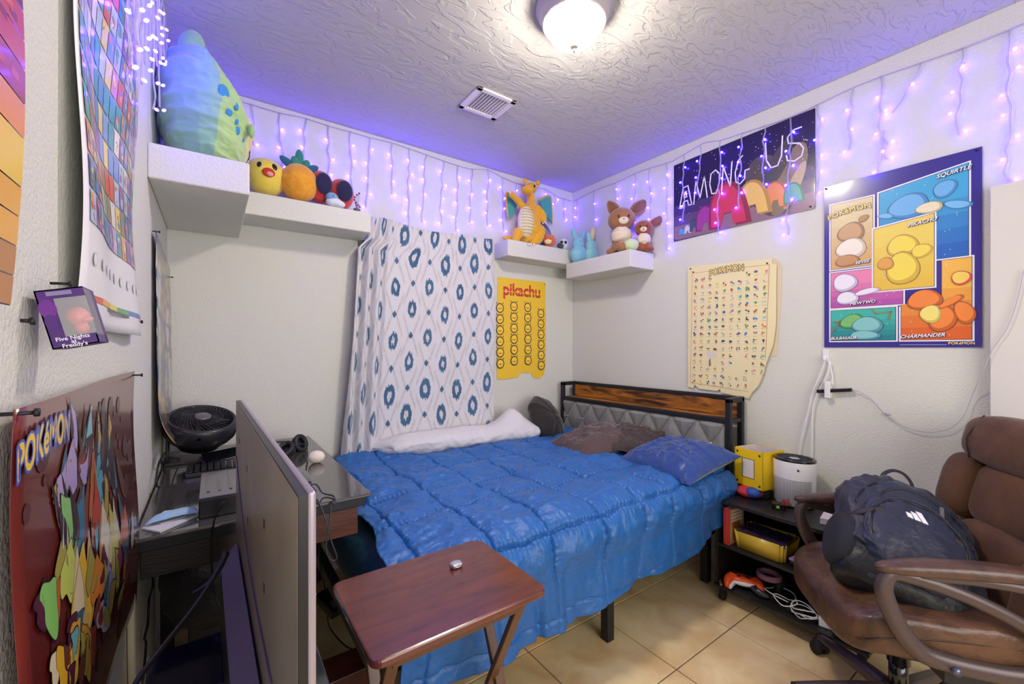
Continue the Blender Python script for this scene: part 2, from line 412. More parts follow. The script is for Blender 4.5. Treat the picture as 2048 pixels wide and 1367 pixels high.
obj('headboard_frame', hb, blackm, bed, bev=.004)
rust = mat('rustic_plank', 'b8731f', .45, bump=(20, .1, 4), var=(9, '3a2210', .13, 1.5), stretch=(1, .35, 2.4))
obj('back_plank', MB().box((2.59, 1.28, .955), (2.605, 2.68, 1.052)), rust, bed, label='rustic brown wood back plank of the headboard shelf')
obj('shelf_plank', MB().box((2.477, 1.28, .935), (2.585, 2.68, .95)), rust, bed, label='rustic brown wood headboard shelf')
y = np.linspace(1.28, 2.675, 380); z = np.linspace(.45, .925, 150); Yg, Zg = np.meshgrid(y, z, indexing='ij')
a = ((Yg - 1.3665) / .18 + (Zg - .79) / .28); b = ((Yg - 1.3665) / .18 - (Zg - .79) / .28)
puff = np.minimum(abs(np.sin(np.pi * a)), abs(np.sin(np.pi * b))) ** .55
edge = np.minimum(np.minimum((Yg - 1.28), (2.675 - Yg)), np.minimum(Zg - .45, .925 - Zg)); ed = np.clip(edge / .02, 0, 1) ** .5
Xg = 2.472 - .034 * puff * ed - .012 * ed - .003 * fbm(Yg * 40, Zg * 40)
velv = mat('grey_velvet', '8a8a88', .8, sheen=.6, var=(14, '74746f', .3), bump=(300, .15, 2))
pad = grid_obj('padded_panel', Xg, Yg, Zg, velv, bed, label='grey diamond tufted velvet panel')
for i in range(8):
    for zz, off in ((.79, 0), (.65, .09), (.51, 0)):
        yy = 1.3665 + i * .18 + off
        if yy < 2.66: obj('button', MB().ell((2.452, yy, zz), (.008, .012, .012), n=12), mat('silver_button', 'c5c5c8', .25, .6), pad)

# comforter
bl = mat('blue_satin', '2468b0', .42, sheen=.05, bump=(90, .22, 5), var=(2.5, '1e5ea6', .3))
nx, ns = 420, 420
u = np.linspace(0, 1, nx)[:, None] + np.zeros((1, ns)); sv = np.zeros((nx, 1)) + np.linspace(0, 1, ns)[None]
Ltop, rad = 1.40, .075
Xr = 2.40
Yapprox = 2.71 - sv * 1.75
xl = .455 + .13 * np.clip((Yapprox - 1.3) / 1.4, 0, 1) + .018 * np.sin(sv * 23) + .02 * (fbm(sv * 8, sv * 0 + 3.3, 3) - .5)
Xc = xl + (Xr - xl) * u
hem = .30 + .02 * np.sin(Xc * 5) + .02 * (fbm(Xc * 4, Xc * 0 + 1.1, 3) - .5) + .16 * np.clip((Xc - 1.95) / .45, 0, 1)
drop = .655 - rad - hem
Ltot = Ltop + rad * np.pi / 2 + drop; L = sv * Ltot
a_ = np.clip((L - Ltop) / rad, 0, np.pi / 2); d_ = np.clip(L - Ltop - rad * np.pi / 2, 0, None)
Yc = 2.71 - np.minimum(L, Ltop) - rad * np.sin(a_)
Zc = .655 - rad * (1 - np.cos(a_)) - d_
nY = -np.sin(a_); nZ = np.cos(a_)
# seams in cloth space
wx = Xc + .035 * (fbm(Xc * 5, L * 4) - .5) * 2 + .03 * (L - .9) * np.sin(Xc * 3); wl = L + .035 * (fbm(Xc * 5 + 40, L * 5 + 7) - .5) * 2
dx = abs((wx - .812 + .125) % .25 - .125); dy = abs((wl - (2.71 - 1.56) + .15) % .30 - .15)
g = lambda d: np.exp(-(d / .006) ** 2)
seam = np.maximum(g(dx), g(dy)); puf = np.clip(np.minimum(dx / .07, 1), 0, 1) ** .6 * np.clip(np.minimum(dy / .07, 1), 0, 1) ** .6
top = np.clip(1 - d_ / .1, 0, 1)
qx, ql = Xc + .08 * fbm(Xc * 6 + 3, L * 6), L + .08 * fbm(Xc * 6, L * 6 + 9)
wr = ridge(qx * 3.2, ql * 4.2) * .030 + ridge(qx * 8 + 4 * ql, ql * 11 + 4) * .020 + ridge(qx * 19 - 9 * ql, ql * 22 + 4, 2) * .007 + fbm(Xc * 2.5, L * 2.5) * .035 + np.exp(-(np.minimum(dx, dy) / .05) ** 2) * .007 * (ridge(qx * 16, ql * 16, 2) - .4)
near = np.clip(1 - np.abs(L) / .55, 0, 1)                       # bunched near the wall
bunch = near * (ridge(qx * 5 + 3, ql * 16) * .03)
stitch = .004 * np.sin(L * 300) * np.exp(-(dx / .02) ** 2) + .004 * np.sin(Xc * 300) * np.exp(-(dy / .02) ** 2)
disp = (.012 * puf - .018 * seam) * (.35 + .65 * top) + wr * (.4 + .6 * top) + bunch + stitch * top
fold = d_ > 0
fa = np.clip(d_ / .3, 0, 1)
ph = Xc * 15 + 9 * fbm(Xc * 3.3, L * 1.2, 3)
disp = disp + fa * (.016 * np.sin(ph) + .007 * np.sin(ph * 2.7 + 1) + .035 * (fbm(qx * 5, ql * 2.2) - .4)) + fa * .010
disp = disp + np.exp(-((L - Ltop - .1) / .12) ** 2) * .005 * np.sin(Xc * 40 + 12 * fbm(Xc * 4, L * 2))
Yq = Yc + nY * disp; Zq = Zc + nZ * disp - .0
Zq = Zq - .02 * np.clip(1 - (u * (Xr - .5)) / .06, 0, 1)
cf = grid_obj('comforter', Xc, Yq, Zq, bl, None, solid=.006)
tag(cf, 'rumpled blue quilted comforter draped over the side of the bed', 'comforter')
# teal sheet strip at the foot
yy = np.linspace(1.33, 2.68, 60)[:, None] + np.zeros((1, 14)); ww = np.zeros((60, 1)) + np.linspace(0, 1, 14)[None]
xs = .60 - .17 * np.sin(ww * 1.5); zs = .637 - .16 * ww ** 3 + .01 * fbm(yy * 12, ww * 4)
tag(grid_obj('bed_sheet', xs, yy, zs, mat('teal_sheet', '1d4a68', .6, bump=(40, .3, 4)), None, solid=.004), 'teal blue sheet edge at the foot of the bed beneath the comforter', 'sheet')

def pillow(name, label, cat, c, hx, hy, th, rot, m, wrk=.012, seed=0, pin=.10, power=3, n=70, group=None):
    """soft cushion with pinched corners; rot = euler xyz"""
    t = np.linspace(-1, 1, n); U, V = np.meshgrid(t, t, indexing='ij')
    prof = (np.clip(1 - abs(U) ** 2.8, 0, 1) ** .6) * (np.clip(1 - abs(V) ** 2.8, 0, 1) ** .6)
    X0 = hx * U * (1 - pin * (1 - V ** 2)); Y0 = hy * V * (1 - pin * (1 - U ** 2))
    rr = np.random.RandomState(seed); ox, oy = rr.rand(2) * 50
    WU, WV = U + .3 * fbm(U * 2 + ox, V * 2), V + .3 * fbm(U * 2, V * 2 + oy)
    wk = wrk * (ridge(WU * 2.2 + ox, WV * 3.6 + oy) + .5 * ridge(WU * 5 + ox, WV * 4) - .5) * (.25 + prof)
    mb = MB(Matrix.Translation(c) @ Matrix.Rotation(rot[2], 4, 'Z') @ Matrix.Rotation(rot[1], 4, 'Y') @ Matrix.Rotation(rot[0], 4, 'X'))
    top = np.stack([X0, Y0, th * prof + wk], -1).reshape(-1, 3); bo = np.stack([X0, Y0, -.8 * th * prof], -1).reshape(-1, 3)
    i = np.arange(n * n).reshape(n, n); q = np.stack([i[:-1, :-1], i[1:, :-1], i[1:, 1:], i[:-1, 1:]], -1).reshape(-1, 4)
    mb.add(top.tolist(), [tuple(f) for f in q.tolist()], True); mb.add(bo.tolist(), [tuple(f[::-1]) for f in q.tolist()], True)
    b = list(i[:, 0]) + list(i[-1, 1:]) + list(i[::-1, -1][1:]) + list(i[0, ::-1][1:-1]); N = n * n
    mb.f += [(b[k], b[(k + 1) % len(b)], b[(k + 1) % len(b)] + N, b[k] + N) for k in range(len(b))]; mb.smooth += [True] * len(b)
    mb.f = [tuple(int(a) for a in f) for f in mb.f]
    o = obj(name, mb, m, loc=c); return tag(o, label, cat, group)
brownv = mat('brown_velvet', '53423f', .75, sheen=.5, bump=(60, .15, 4))
pillow('pillow', 'blue satin pillow at the near end of the grey headboard', 'pillow', (2.19, 1.43, .725), .235, .26, .095, (0, R(-10), R(-4)), mat('blue_pillow_satin', '1d4386', .35, sheen=.4, bump=(40, .2, 4)), .024, 14)
pillow('pillow', 'crumpled brown velvet pillow in the middle of the bed head', 'pillow', (2.10, 1.98, .735), .25, .23, .085, (R(4), R(-13), R(-14)), brownv, .026, 2)
pillow('pillow', 'dark brown pillow overlapping the crumpled one, its corner folded up', 'pillow', (2.24, 1.74, .775), .17, .15, .04, (R(10), R(-22), R(24)), mat('dark_brown_velvet', '41342f', .75, sheen=.5, bump=(60, .3, 4)), .028, 5)
rp = MB(Matrix.Translation((2.15, 2.54, .80)) @ Matrix.Rotation(R(28), 4, 'Z') @ Matrix.Rotation(R(58), 4, 'X'))
rp.ell((0, 0, 0), (.215, .20, .085), n=60, fn=lambda p: p * (1 + .025 * math.sin(9 * math.atan2(p.y, p.x)) + .02 * math.sin(17 * math.atan2(p.y, p.x) + 9 * p.z)))
t = obj('pillow', rp, mat('black_velour', '26201f', .85, sheen=.4, bump=(70, .3, 4)), loc=(2.22, 2.52, .79)); tag(t, 'round black velour cushion in the corner against the headboard', 'pillow')
# long white body pillow, one corner standing up
n1, n2 = 150, 50
U = np.linspace(-1, 1, n1)[:, None] + np.zeros((1, n2)); th = np.linspace(0, 2 * np.pi, n2)[None] + np.zeros((n1, 1))
rad_ = np.clip(1 - abs(U) ** 6, 0, 1) ** .5
Xp = 1.44 + .60 * U; Yp = 2.56 - .05 * U
wk = 1 + .20 * (ridge(U * 4 + 2 + .5 * th, th * .9) - .4) + .09 * (ridge(U * 10 - .8 * th, th * 1.6 + 5) - .3)
Yq = Yp + (.115 + .04 * (U > .2) * (U - .2)) * np.cos(th) * wk * (.55 + .45 * rad_)
Zq = .745 + .075 * np.sin(th) * rad_ * wk + .10 * np.exp(-((U - .60) / .16) ** 2) * (np.sin(th) > 0) * np.sin(th) ** 3
Xp = Xp + .06 * np.cos(th) * np.sign(U) * abs(U) ** 8
tag(grid_obj('body_pillow', Xp, Yq, Zq, mat('white_pillowcase', 'd8d6d8', .8, bump=(50, .25, 4)), None), 'long white body pillow along the wall under the patterned blanket', 'pillow')

# ---------------------------------------------------------------- patterned blanket hung over the window
nu, nv = 420, 560
U = np.linspace(0, 1, nu)[:, None] + np.zeros((1, nv)); V = np.zeros((nu, 1)) + np.linspace(0, 1, nv)[None]
ztop = 2.20 - .02 * U + .012 * np.sin(U * 9); zbot = .70 + .05 * U
xl = np.interp(V[0], [0, .09, .14, .5, 1], [.825, .80, .735, .70, .632])[None] + np.zeros((nu, 1)); xr = 1.745 + .012 * np.sin(V * 6) + .03 * V * 0
cu = U * 1.32                                     # cloth metres across
gather = np.interp(U[:, 0], [0, .30, 1], [0, .19, 1])[:, None]
Xb = xl + (xr - xl) * gather
lf = np.clip(1 - U / .32, 0, 1)
fold = .035 * lf ** .5 * np.sin(U * 62 + 1.2 * np.sin(V * 4)) * (.3 + .7 * np.clip(V / .2, 0, 1)) + .010 * np.sin(U * 21 + 2 * V) * V + .006 * fbm(U * 9, V * 7)
fold += .03 * np.exp(-((U - .97) / .02) ** 2) * np.clip(1 - V / .3, 0, 1)
Yb = 2.700 - fold - .035 * V
Zb = ztop + (zbot - ztop) * V
cvv = V * 1.5
PXc, PZc = .132, .36
warp1 = .012 * (fbm(cu * 60, cvv * 3, 2) - .5) * 2
ci = np.floor(cu / PXc); uu = (cu / PXc - ci - .5) * PXc
stag = np.where(ci % 2 == 0, 0, .5)
vvp = (cvv - .03 - (ci % 4) * .015) / PZc + stag; ri = np.floor(vvp); vvv = (vvp - ri - .5) * PZc
jag = .034 * (vn(cu * 260, cvv * 9 + ci * 7) - .5)
sz = .9 + .2 * ((ci * 3 + ri * 5) % 3 == 0)
e = np.sqrt((uu / (.037 * sz)) ** 2 + ((vvv + jag) / (.068 * sz)) ** 2)
vd = vvv - np.sign(vvv) * PZc / 2
dm = (abs(uu) / .018 + abs(vd + jag * .3) / .026)
base = np.array(lin('dcdadd')); ink = np.array(lin('54799a')); ink2 = np.array(lin('2f5676')); gry = np.array(lin('b9b4b2')); cen = np.array(lin('cfc9c8'))
C = np.ones((nu, nv, 3)) * base
tone = np.clip(fbm(cu * 14, cvv * 9, 3), 0, 1)[..., None]
la = abs((abs(uu) / PXc * 2) * .5 + abs(vvv) / PZc * 1.05 - .62); lat = np.exp(-(la / .06) ** 2)[..., None] * (.35 + .9 * vn(cu * 120, cvv * 120)[..., None])
C = C * (1 - lat * .75) + gry * lat * .75
inkc = ink * (1 - tone) + ink2 * tone
ring = ((e < 1.0) & (e > .40))[..., None]; C = np.where(ring, inkc, C)
C = np.where((e < .20)[..., None], cen, C); C = np.where((dm < 1)[..., None], inkc, C)
bk = grid_obj('hanging_blanket', Xb, Yb, Zb, CLOTHCOL, None, C, solid=.004)
tag(bk, 'white fleece blanket with blue ikat ovals hung over the window', 'blanket')

# ---------------------------------------------------------------- posters
def sheet(name, outline, O, U_, V_, N_, col, parent, rough=.4, metal=0, warp=None, d=.0006):
    mb = MB(); O, U_, V_, N_ = Vector(O), Vector(U_), Vector(V_), Vector(N_)
    f = lambda x, y, k: tuple(O + U_ * x + V_ * y + N_ * (k + (warp(x, y) if warp else 0)))
    n = len(outline); mb.add([f(x, y, d) for x, y in outline] + [f(x, y, 0) for x, y in outline], [tuple(range(n)), tuple(range(n, 2 * n))[::-1]] + [(i, i + n, (i + 1) % n + n, (i + 1) % n) for i in range(n)])
    return obj(name, mb, mat('sheet_' + col, col, rough, metal, coat=.25), parent)
def pin(parent, p, N_, L=.018, m=None):
    p = Vector(p); N_ = Vector(N_); obj('nail', MB().tube([p, p + N_ * L], .0022, sub=1).tube([p + N_ * (L - .001), p + N_ * (L + .003)], .0045, sub=1), m or blackm, parent)
EX, EY, EZ = Vector((1, 0, 0)), Vector((0, 1, 0)), Vector((0, 0, 1))

# space poster with hand-lettered title (right wall)
W, Hh = .848, .545
O = (XR - .006, 1.737, 2.112)
t = thing('poster', 'dark purple space poster with thin white AMONG US lettering', 'poster', O)
mw = lambda x, y: .006 * math.sin(x * 9) * math.sin(y * 7)
sheet('sheet', [(0, 0), (W, 0.012), (W, Hh), (W * .5, Hh - .004), (0, Hh - .012)], O, -EY, EZ, -EX, '241548', t, .25)
c = Canvas(O, -EY, EZ, -EX)
c.rect(.004, .006, W - .004, .10, '8a6a78'); c.rect(.004, .1, W - .004, .17, '5a4468'); c.rect(.004, .17, W - .004, .24, '3d2a62')
c.ell(.62, .2, .12, .2, '4b4140', .4); c.ell(.72, .2, .07, .2, '7d6a50', -.35); c.ell(.75, .16, .03, .13, 'b39c74', -.4)
c.ell(.66, .3, .05, .16, '3b3238', -.5)
r2 = random.Random(5)
for i in range(90): s_ = r2.uniform(.0012, .003); c.ell(r2.uniform(.01, W - .01), r2.uniform(.17, Hh - .02), s_, s_, 'f0e8ff', n=6, layer=14)
for x, y, s_, cl, dk in ((.06, .055, .022, '4fa0c8', '2d6a90'), (.105, .06, .026, 'c8c8d8', '8890b0'), (.155, .075, .035, '3c5068', '28384c'), (.235, .10, .072, '9a3a90', '6c2468'), (.655, .125, .07, 'e08850', 'a85a38'), (.745, .115, .05, '58a888', '3a7460'), (.53, .14, .095, 'e0b860', 'b08440'), (.38, .14, .125, 'c83450', '8c2440')):
    pts = [(x - s_, y - s_ * .95)] + bez((x - s_, y), (x - s_ * .9, y + s_ * 1.7), (x + s_ * .6, y + s_ * 1.9), (x + s_, y - s_ * .2), 10) + [(x + s_ * 1.15, y - s_ * 1.0), (x + s_ * .4, y - s_ * 1.0), (x + s_ * .25, y - s_ * .3), (x - s_ * .2, y - s_ * .3), (x - s_ * .4, y - s_)]
    c.poly([(max(.005, a), max(.005, b)) for a, b in pts], dk)
    c.poly([(max(.005, x + (a - x) * .82 - s_ * .06), max(.006, y + (b - y) * .88)) for a, b in pts], cl)
LW = .0075; wh = 'efe8f4'
def L(pts): c.line(pts, LW, wh)
L([(.045, .22), (.072, .355), (.108, .36), (.135, .225), (.112, .225), (.105, .26), (.076, .258), (.068, .22), (.045, .22)]); L([(.080, .285), (.090, .33), (.100, .286), (.080, .285)])
L([(.15, .22), (.165, .375), (.195, .25), (.225, .385), (.245, .24)])
L([(.30, .40), (.27, .385), (.262, .32), (.275, .255), (.305, .25), (.325, .31), (.325, .37), (.30, .40)])
L([(.34, .25), (.35, .405), (.395, .265), (.405, .415)])
L([(.47, .43), (.445, .41), (.425, .34), (.43, .28), (.455, .262), (.482, .285), (.485, .335), (.51, .335)])
L([(.60, .455), (.605, .35), (.63, .30), (.665, .30), (.685, .35), (.69, .46)])
L([(.785, .47), (.745, .47), (.715, .44), (.72, .405), (.775, .385), (.795, .35), (.785, .31), (.75, .295), (.715, .31), (.71, .34)])
obj('print', c.mb, PRINT, t, col=True)
for x, y in ((.01, Hh - .02), (W - .01, Hh - .012), (.01, .012), (W - .02, .02)): pin(t, Vector(O) - EY * x + EZ * y, -EX, .006)

# panel poster (right wall)
W, Hh = .56, .845; O = (XR - .006, .8475, 1.372)
t = thing('poster', 'blue bordered comic panel poster, blue, yellow, pink, teal and orange panels', 'poster', O)
sheet('sheet', [(0, 0), (W, 0), (W, Hh), (0, Hh)], O, -EY, EZ, -EX, '39308c', t, .25)
c = Canvas(O, -EY, EZ, -EX)
def panel(pts, col, col2):
    cx_, cy_ = sum(p[0] for p in pts) / len(pts), sum(p[1] for p in pts) / len(pts)
    c.poly([(cx_ + (x - cx_) * 1 + math.copysign(.008, x - cx_), cy_ + (y - cy_) + math.copysign(.008, y - cy_)) for x, y in pts], 'ece9f2')
    c.poly([(x + math.copysign(.002, x - cx_), y + math.copysign(.002, y - cy_)) for x, y in pts], '1d1a30')
    c.poly(pts, col)
    xs_ = [p[0] for p in pts]; ys_ = [p[1] for p in pts]
    y0, y1 = min(ys_), max(ys_)
    for k in range(1, 5):                       # printed colour steps towards the bottom
        yy_ = y0 + (y1 - y0) * (1 - k / 5) * .8; q = [(x, min(y, yy_)) for x, y in pts]
        f_ = k / 5; mixc = ''.join('%02x' % int(int(col[i:i + 2], 16) * (1 - f_) + int(col2[i:i + 2], 16) * f_) for i in (0, 2, 4)); c.poly(q, mixc)
    for k in range(16): a_ = r2.random(); c.ell(min(xs_) + .01 + (max(xs_) - min(xs_) - .02) * r2.random(), y0 + .01 + (y1 - y0 - .02) * a_, .0018, .0018, 'e6f2f8', n=6, layer=c.k + 1)
panel([(.03, .405), (.20, .405), (.20, .74), (.03, .74)], 'd8c89a', 'd9a85a')
panel([(.225, .395), (.52, .395), (.52, .79), (.225, .745)], '3fa8d8', '1c55b0')
panel([(.03, .205), (.31, .205), (.31, .28), (.20, .28), (.20, .385), (.03, .385)], 'e988b0', 'a648a8')
panel([(.03, .035), (.285, .035), (.285, .19), (.03, .19)], '3fb8a8', '1c7488')
panel([(.305, .035), (.53, .035), (.53, .385), (.44, .385), (.44, .22), (.305, .20)], 'f0b84a', 'd8501c')
panel([(.205, .275), (.415, .275), (.415, .60), (.205, .575)], 'ecd25a', 'e6bc3c')
def blob(x, y, a, b, col, dk, rot=0):
    c.ell(x, y, a * 1.03, b * 1.03, '33304a', rot, 26, wob=.05); c.ell(x, y, a, b, dk, rot, 26, wob=.05); c.ell(x - a * .08, y + b * .10, a * .86, b * .84, col, rot, 26, wob=.05)
blob(.115, .58, .055, .05, 'c8a070', 'a07c50'); blob(.115, .50, .062, .05, 'f0ead8', 'd0c4a8'); blob(.10, .44, .05, .03, 'c8985a', 'a07840'); blob(.165, .64, .022, .016, 'b88a5a', '90683c', .5)
blob(.33, .655, .07, .055, '6fb4e8', '4a8cc8', .1); blob(.45, .70, .04, .035, '6fb4e8', '4a8cc8', .8); blob(.49, .62, .045, .018, '78bcec', '4a8cc8', -.3); blob(.40, .63, .045, .025, 'e8e0c0', 'c8b890'); blob(.25, .63, .03, .013, '78bcec', '4a8cc8', -.3)
blob(.09, .33, .05, .045, 'eceaf4', 'c4bcd8'); blob(.10, .25, .045, .032, 'eceaf4', 'c4bcd8'); blob(.18, .275, .05, .014, 'eceaf4', 'c4bcd8', .2)
blob(.31, .475, .055, .05, 'f2dc50', 'd8b43c'); blob(.31, .37, .058, .075, 'f2dc50', 'd8b43c'); blob(.375, .44, .035, .03, 'f2dc50', 'd8b43c', .4); blob(.25, .40, .03, .03, 'e0a848', 'c88c34')
blob(.12, .13, .05, .035, '7cc070', '4c9050', .3); blob(.18, .11, .06, .04, '86c8c8', '5a9ca8'); blob(.17, .06, .06, .022, '86c8c8', '5a9ca8'); c.line([(.04, .13), (.07, .135), (.05, .09), (.03, .08)], .005, 'a8783c'); c.line([(.20, .19), (.21, .165), (.27, .17), (.26, .13)], .005, 'a8783c')
blob(.385, .215, .058, .045, 'f08a3c', 'c86424', .1); blob(.44, .13, .045, .06, 'f08a3c', 'c86424'); blob(.405, .15, .035, .04, 'f2e27c', 'd4bc58'); blob(.47, .20, .045, .014, 'f08a3c', 'c86424', .6); blob(.51, .15, .03, .05, 'f08a3c', 'c86424', .3); blob(.50, .30, .03, .03, 'f0d060', 'e04c48')
for s_, x, y, sz_, ro in (('SQUIRTLE', .475, .765, .024, .10), ('PIKACHU', .375, .57, .023, .10), ('EEVEE', .16, .425, .021, .07), ('MEWTWO', .16, .222, .021, .06), ('BULBASAUR', .083, .047, .020, .03), ('CHARMANDER', .375, .052, .022, .05)):
    c.text(s_, x + .0015, y - .0015, sz_, '1d1a30', ro, .35, .0016); c.text(s_, x, y, sz_, 'f4f2f8', ro, .35, .0005)
c.word('POKéMON', .105, .695, .036, 'f0d040', '3a3a90', .0016, .12, arch=-1.2)
c.word('POKéMON', .50, .018, .016, 'f0d040', '5a5ab0', .0006); c.rect(.30, .011, .455, .013, 'b8b4d8')
obj('print', c.mb, PRINT, t, col=True)
for x, y in ((.008, Hh - .01), (W - .015, Hh - .012)): pin(t, Vector(O) - EY * x + EZ * y, -EX, .005)

# creature chart (right wall)
O = (XR - .012, 1.628, 1.085)
t = thing('poster', 'cream chart poster with rows of tiny coloured figures and torn lower edge', 'poster', O)
W, Hh = .55, .84
sheet('backing_sheet', [(.03, .14), (.552, .24), (.575, .62), (.575, .76), (.545, .80), (.05, .82)], Vector(O) + Vector((.009, 0, 0)), -EY, EZ, -EX, 'ddcfae', t, .8)
out = [(.0, .02), (.04, .012), (.05, .035), (.08, .012), (.20, .008), (.225, .02), (.23, .0), (.30, -.01), (.40, -.02), (.42, .02), (.455, .06), (.478, .12), (.50, .20), (.535, .30), (.55, .42), (.552, .76), (.53, .77), (.528, .80), (.02, .835), (.0, .83), (.003, .30), (.008, .285), (.0, .28), (.004, .12)]
sheet('sheet', out, O, -EY, EZ, -EX, 'eadfaf', t, .7, warp=lambda x, y: .02 * max(0, (x - .35)) * max(0, .5 - y) * 4)
c = Canvas(O, -EY, EZ, -EX, warp=lambda x, y: .02 * max(0, (x - .35)) * max(0, .5 - y) * 4 + .0006)
for a_, b_ in (((.035, .785), (.16, .782)), ((.37, .772), (.515, .767)), ((.515, .767), (.495, .22)), ((.035, .785), (.02, .05)), ((.02, .05), (.40, .02))): c.line([a_, b_], .0018, 'c05040')
c.word('POKéMON', .262, .775, .056, 'f2d83c', '20288c', .0035, .03, .78, arch=-.7)
pal = ['d84838', 'e88840', 'e8c838', '58a868', '4888c8', '6858a8', 'c868b0', '887050', 'e8e4d8', '604838', 'e89898', '384878', 'c8b8d8', '90c8c8']
for i in range(10):
    for j in range(16):
        if j == 0 and 2 < i < 7: continue
        x = .062 + i * .0478 - j * .0012; y = .735 - j * .0452 - i * .0006
        if (y < .12 and x > .42) or (j in (11, 12) and i in (2, 3)): continue
        q = r2.choice(pal); q2 = r2.choice(pal)
        for k in range(4): c.ell(x + r2.uniform(-.009, .009), y + r2.uniform(-.007, .009), r2.uniform(.003, .008), r2.uniform(.003, .008), q if k < 2 else q2, r2.random() * 3, 7, layer=20 + k)
        c.rect(x - .011, y - .0165, x + .011, y - .0148, '8a8478', 20)
c.poly([(.13, .245), (.15, .262), (.19, .255), (.205, .235), (.195, .225), (.155, .222)], 'd8d2cc'); c.poly([(.15, .20), (.16, .22), (.165, .17), (.15, .16)], '8a7870')
obj('print', c.mb, PRINT, t, col=True)
for x, y in ((.025, .815), (.045, .79), (.505, .775)): pin(t, Vector(O) - EY * x + EZ * y, -EX, .008)

# yellow poster (back wall)
a0, a1 = P(993, 553, Y=YB), P(1091, 567, Y=YB); b0 = P(992, 757, Y=YB)
W = a1.x - a0.x; Hh = a0.z - b0.z; O = (a0.x, YB - .004, b0.z)
t = thing('poster', 'yellow poster titled pikachu with rows of ringed dots, torn bottom edge', 'poster', O)
sheet('sheet', [(0, 0), (W * .12, -.01), (W * .3, 0), (W * .42, 0), (W * .44, .03), (W * .52, .045), (W * .6, .03), (W * .68, .04), (W * .72, -.005), (W * .86, -.02), (W * .95, .01), (W, .1), (W, .5), (W * .99, Hh), (W * .02, Hh), (0, Hh * .5)], O, EX, EZ, -EY, 'f0c530', t, .6)
c = Canvas(O, EX, EZ, -EY)
c.text('pikachu', W * .5, Hh - .095, .135, '5a2038', 0, 0, .003, .98, .96); c.text('pikachu', W * .5, Hh - .092, .135, 'd8382e', 0, 0, .0018, .98, .96)
c.rect(W * .05, Hh - .112, W * .95, Hh - .106, 'f0c530')
for j in range(6):
    for i in range(4):
        x = W * (.05 + .28 * i) ; y = Hh - .225 - j * .088 - (.045 if i % 2 == 1 and i == 3 else .02 if i == 0 else 0)
        if y < .05 or (i == 2 and y < .1): continue
        x = min(max(x, .03), W - .045)
        c.ell(x, y, .037, .039, '3a2c38'); c.ell(x, y, .029, .031, 'f4d23c'); c.ell(x, y - .006, .008, .006, 'c84a38', n=8)
        c.ell(x - .015, y - .004, .005, .005, 'e0643c', n=8); c.ell(x + .015, y - .004, .005, .005, 'e0643c', n=8)
        c.poly([(x - .036, y + .045), (x - .028, y + .03), (x - .024, y + .042)], '3a2c38'); c.poly([(x + .036, y + .045), (x + .028, y + .03), (x + .024, y + .042)], '3a2c38')
obj('print', c.mb, PRINT, t, col=True)
pin(t, (a0.x + W - .02, YB - .004, a0.z - .02), -EY, .006)

# ---- left wall posters
XW = XL + .004
# dark red poster, lower left
XQ = XW + .017; y0, y1 = P(34, 828, X=XQ).y, P(276, 750, X=XQ).y; zt = P(30, 828, X=XQ).z + .004; W = y1 - y0; Hh = .635
O = (XW, y0, zt - Hh)
lw = lambda x, y: .013 + .006 * math.sin(x * 6 + 1) + .006 * math.sin(y * 9)
t = thing('poster', 'dark red poster with yellow wordmark and a stack of flowing coloured shapes', 'poster', O)
mb = MB(); n = 24
for i in range(n + 1):
    for j in range(n + 1):
        x, y = W * i / n, Hh * j / n; mb.v.append((XW + lw(x, y), y0 + x, O[2] + y)); mb.c.append((1, 1, 1))
mb.f = [(i * (n + 1) + j, (i + 1) * (n + 1) + j, (i + 1) * (n + 1) + j + 1, i * (n + 1) + j + 1) for i in range(n) for j in range(n)]; mb.smooth = [True] * len(mb.f)
obj('sheet', mb, mat('maroon_print', '7c2a22', .22, coat=.4, var=(4, '4c1a1e', .3)), t, solid=.0008)
c = Canvas(O, EY, EZ, EX, warp=lambda x, y: lw(x, y) + .0007, step=.000014)
r3 = random.Random(11)
for i in range(110):
    x, y = r3.uniform(.02, W - .02), r3.uniform(.02, Hh - .02); s_ = r3.choice((.008, .012, .02, .028))
    if .02 + s_ < x < W - .03 - s_ and y > .03 + s_ and y < Hh - s_ - .02: c.ell(x, y, s_, s_, '4e1a1e', n=14, layer=4); c.ell(x, y, s_ * .6, s_ * .6, '5e2422', n=12, layer=5)
def shape(pts, col, edge='2a1a2a'):
    cx_ = sum(p[0] for p in pts) / len(pts); cy_ = sum(p[1] for p in pts) / len(pts)
    q = []
    m_ = len(pts)
    for i in range(m_):
        p0, p1, p2, p3 = pts[i - 1], pts[i], pts[(i + 1) % m_], pts[(i + 2) % m_]
        for k in range(5):
            tt = k / 5; q.append(tuple(.5 * (2 * p1[d] + (p2[d] - p0[d]) * tt + (2 * p0[d] - 5 * p1[d] + 4 * p2[d] - p3[d]) * tt * tt + (3 * p1[d] - p0[d] - 3 * p2[d] + p3[d]) * tt ** 3) for d in (0, 1)))
    q = [(min(max(x, .004), W - .004), min(max(y, .004), Hh - .004)) for x, y in q]
    ax = math.hypot(*[max(p[d] for p in pts) - min(p[d] for p in pts) for d in (0, 1)]) or 1; s_ = 1 + .006 / ax
    c.poly([(min(max(cx_ + (x - cx_) * s_, .003), W - .003), min(max(cy_ + (y - cy_) * s_, .003), Hh - .003)) for x, y in q], edge); c.poly(q, col)
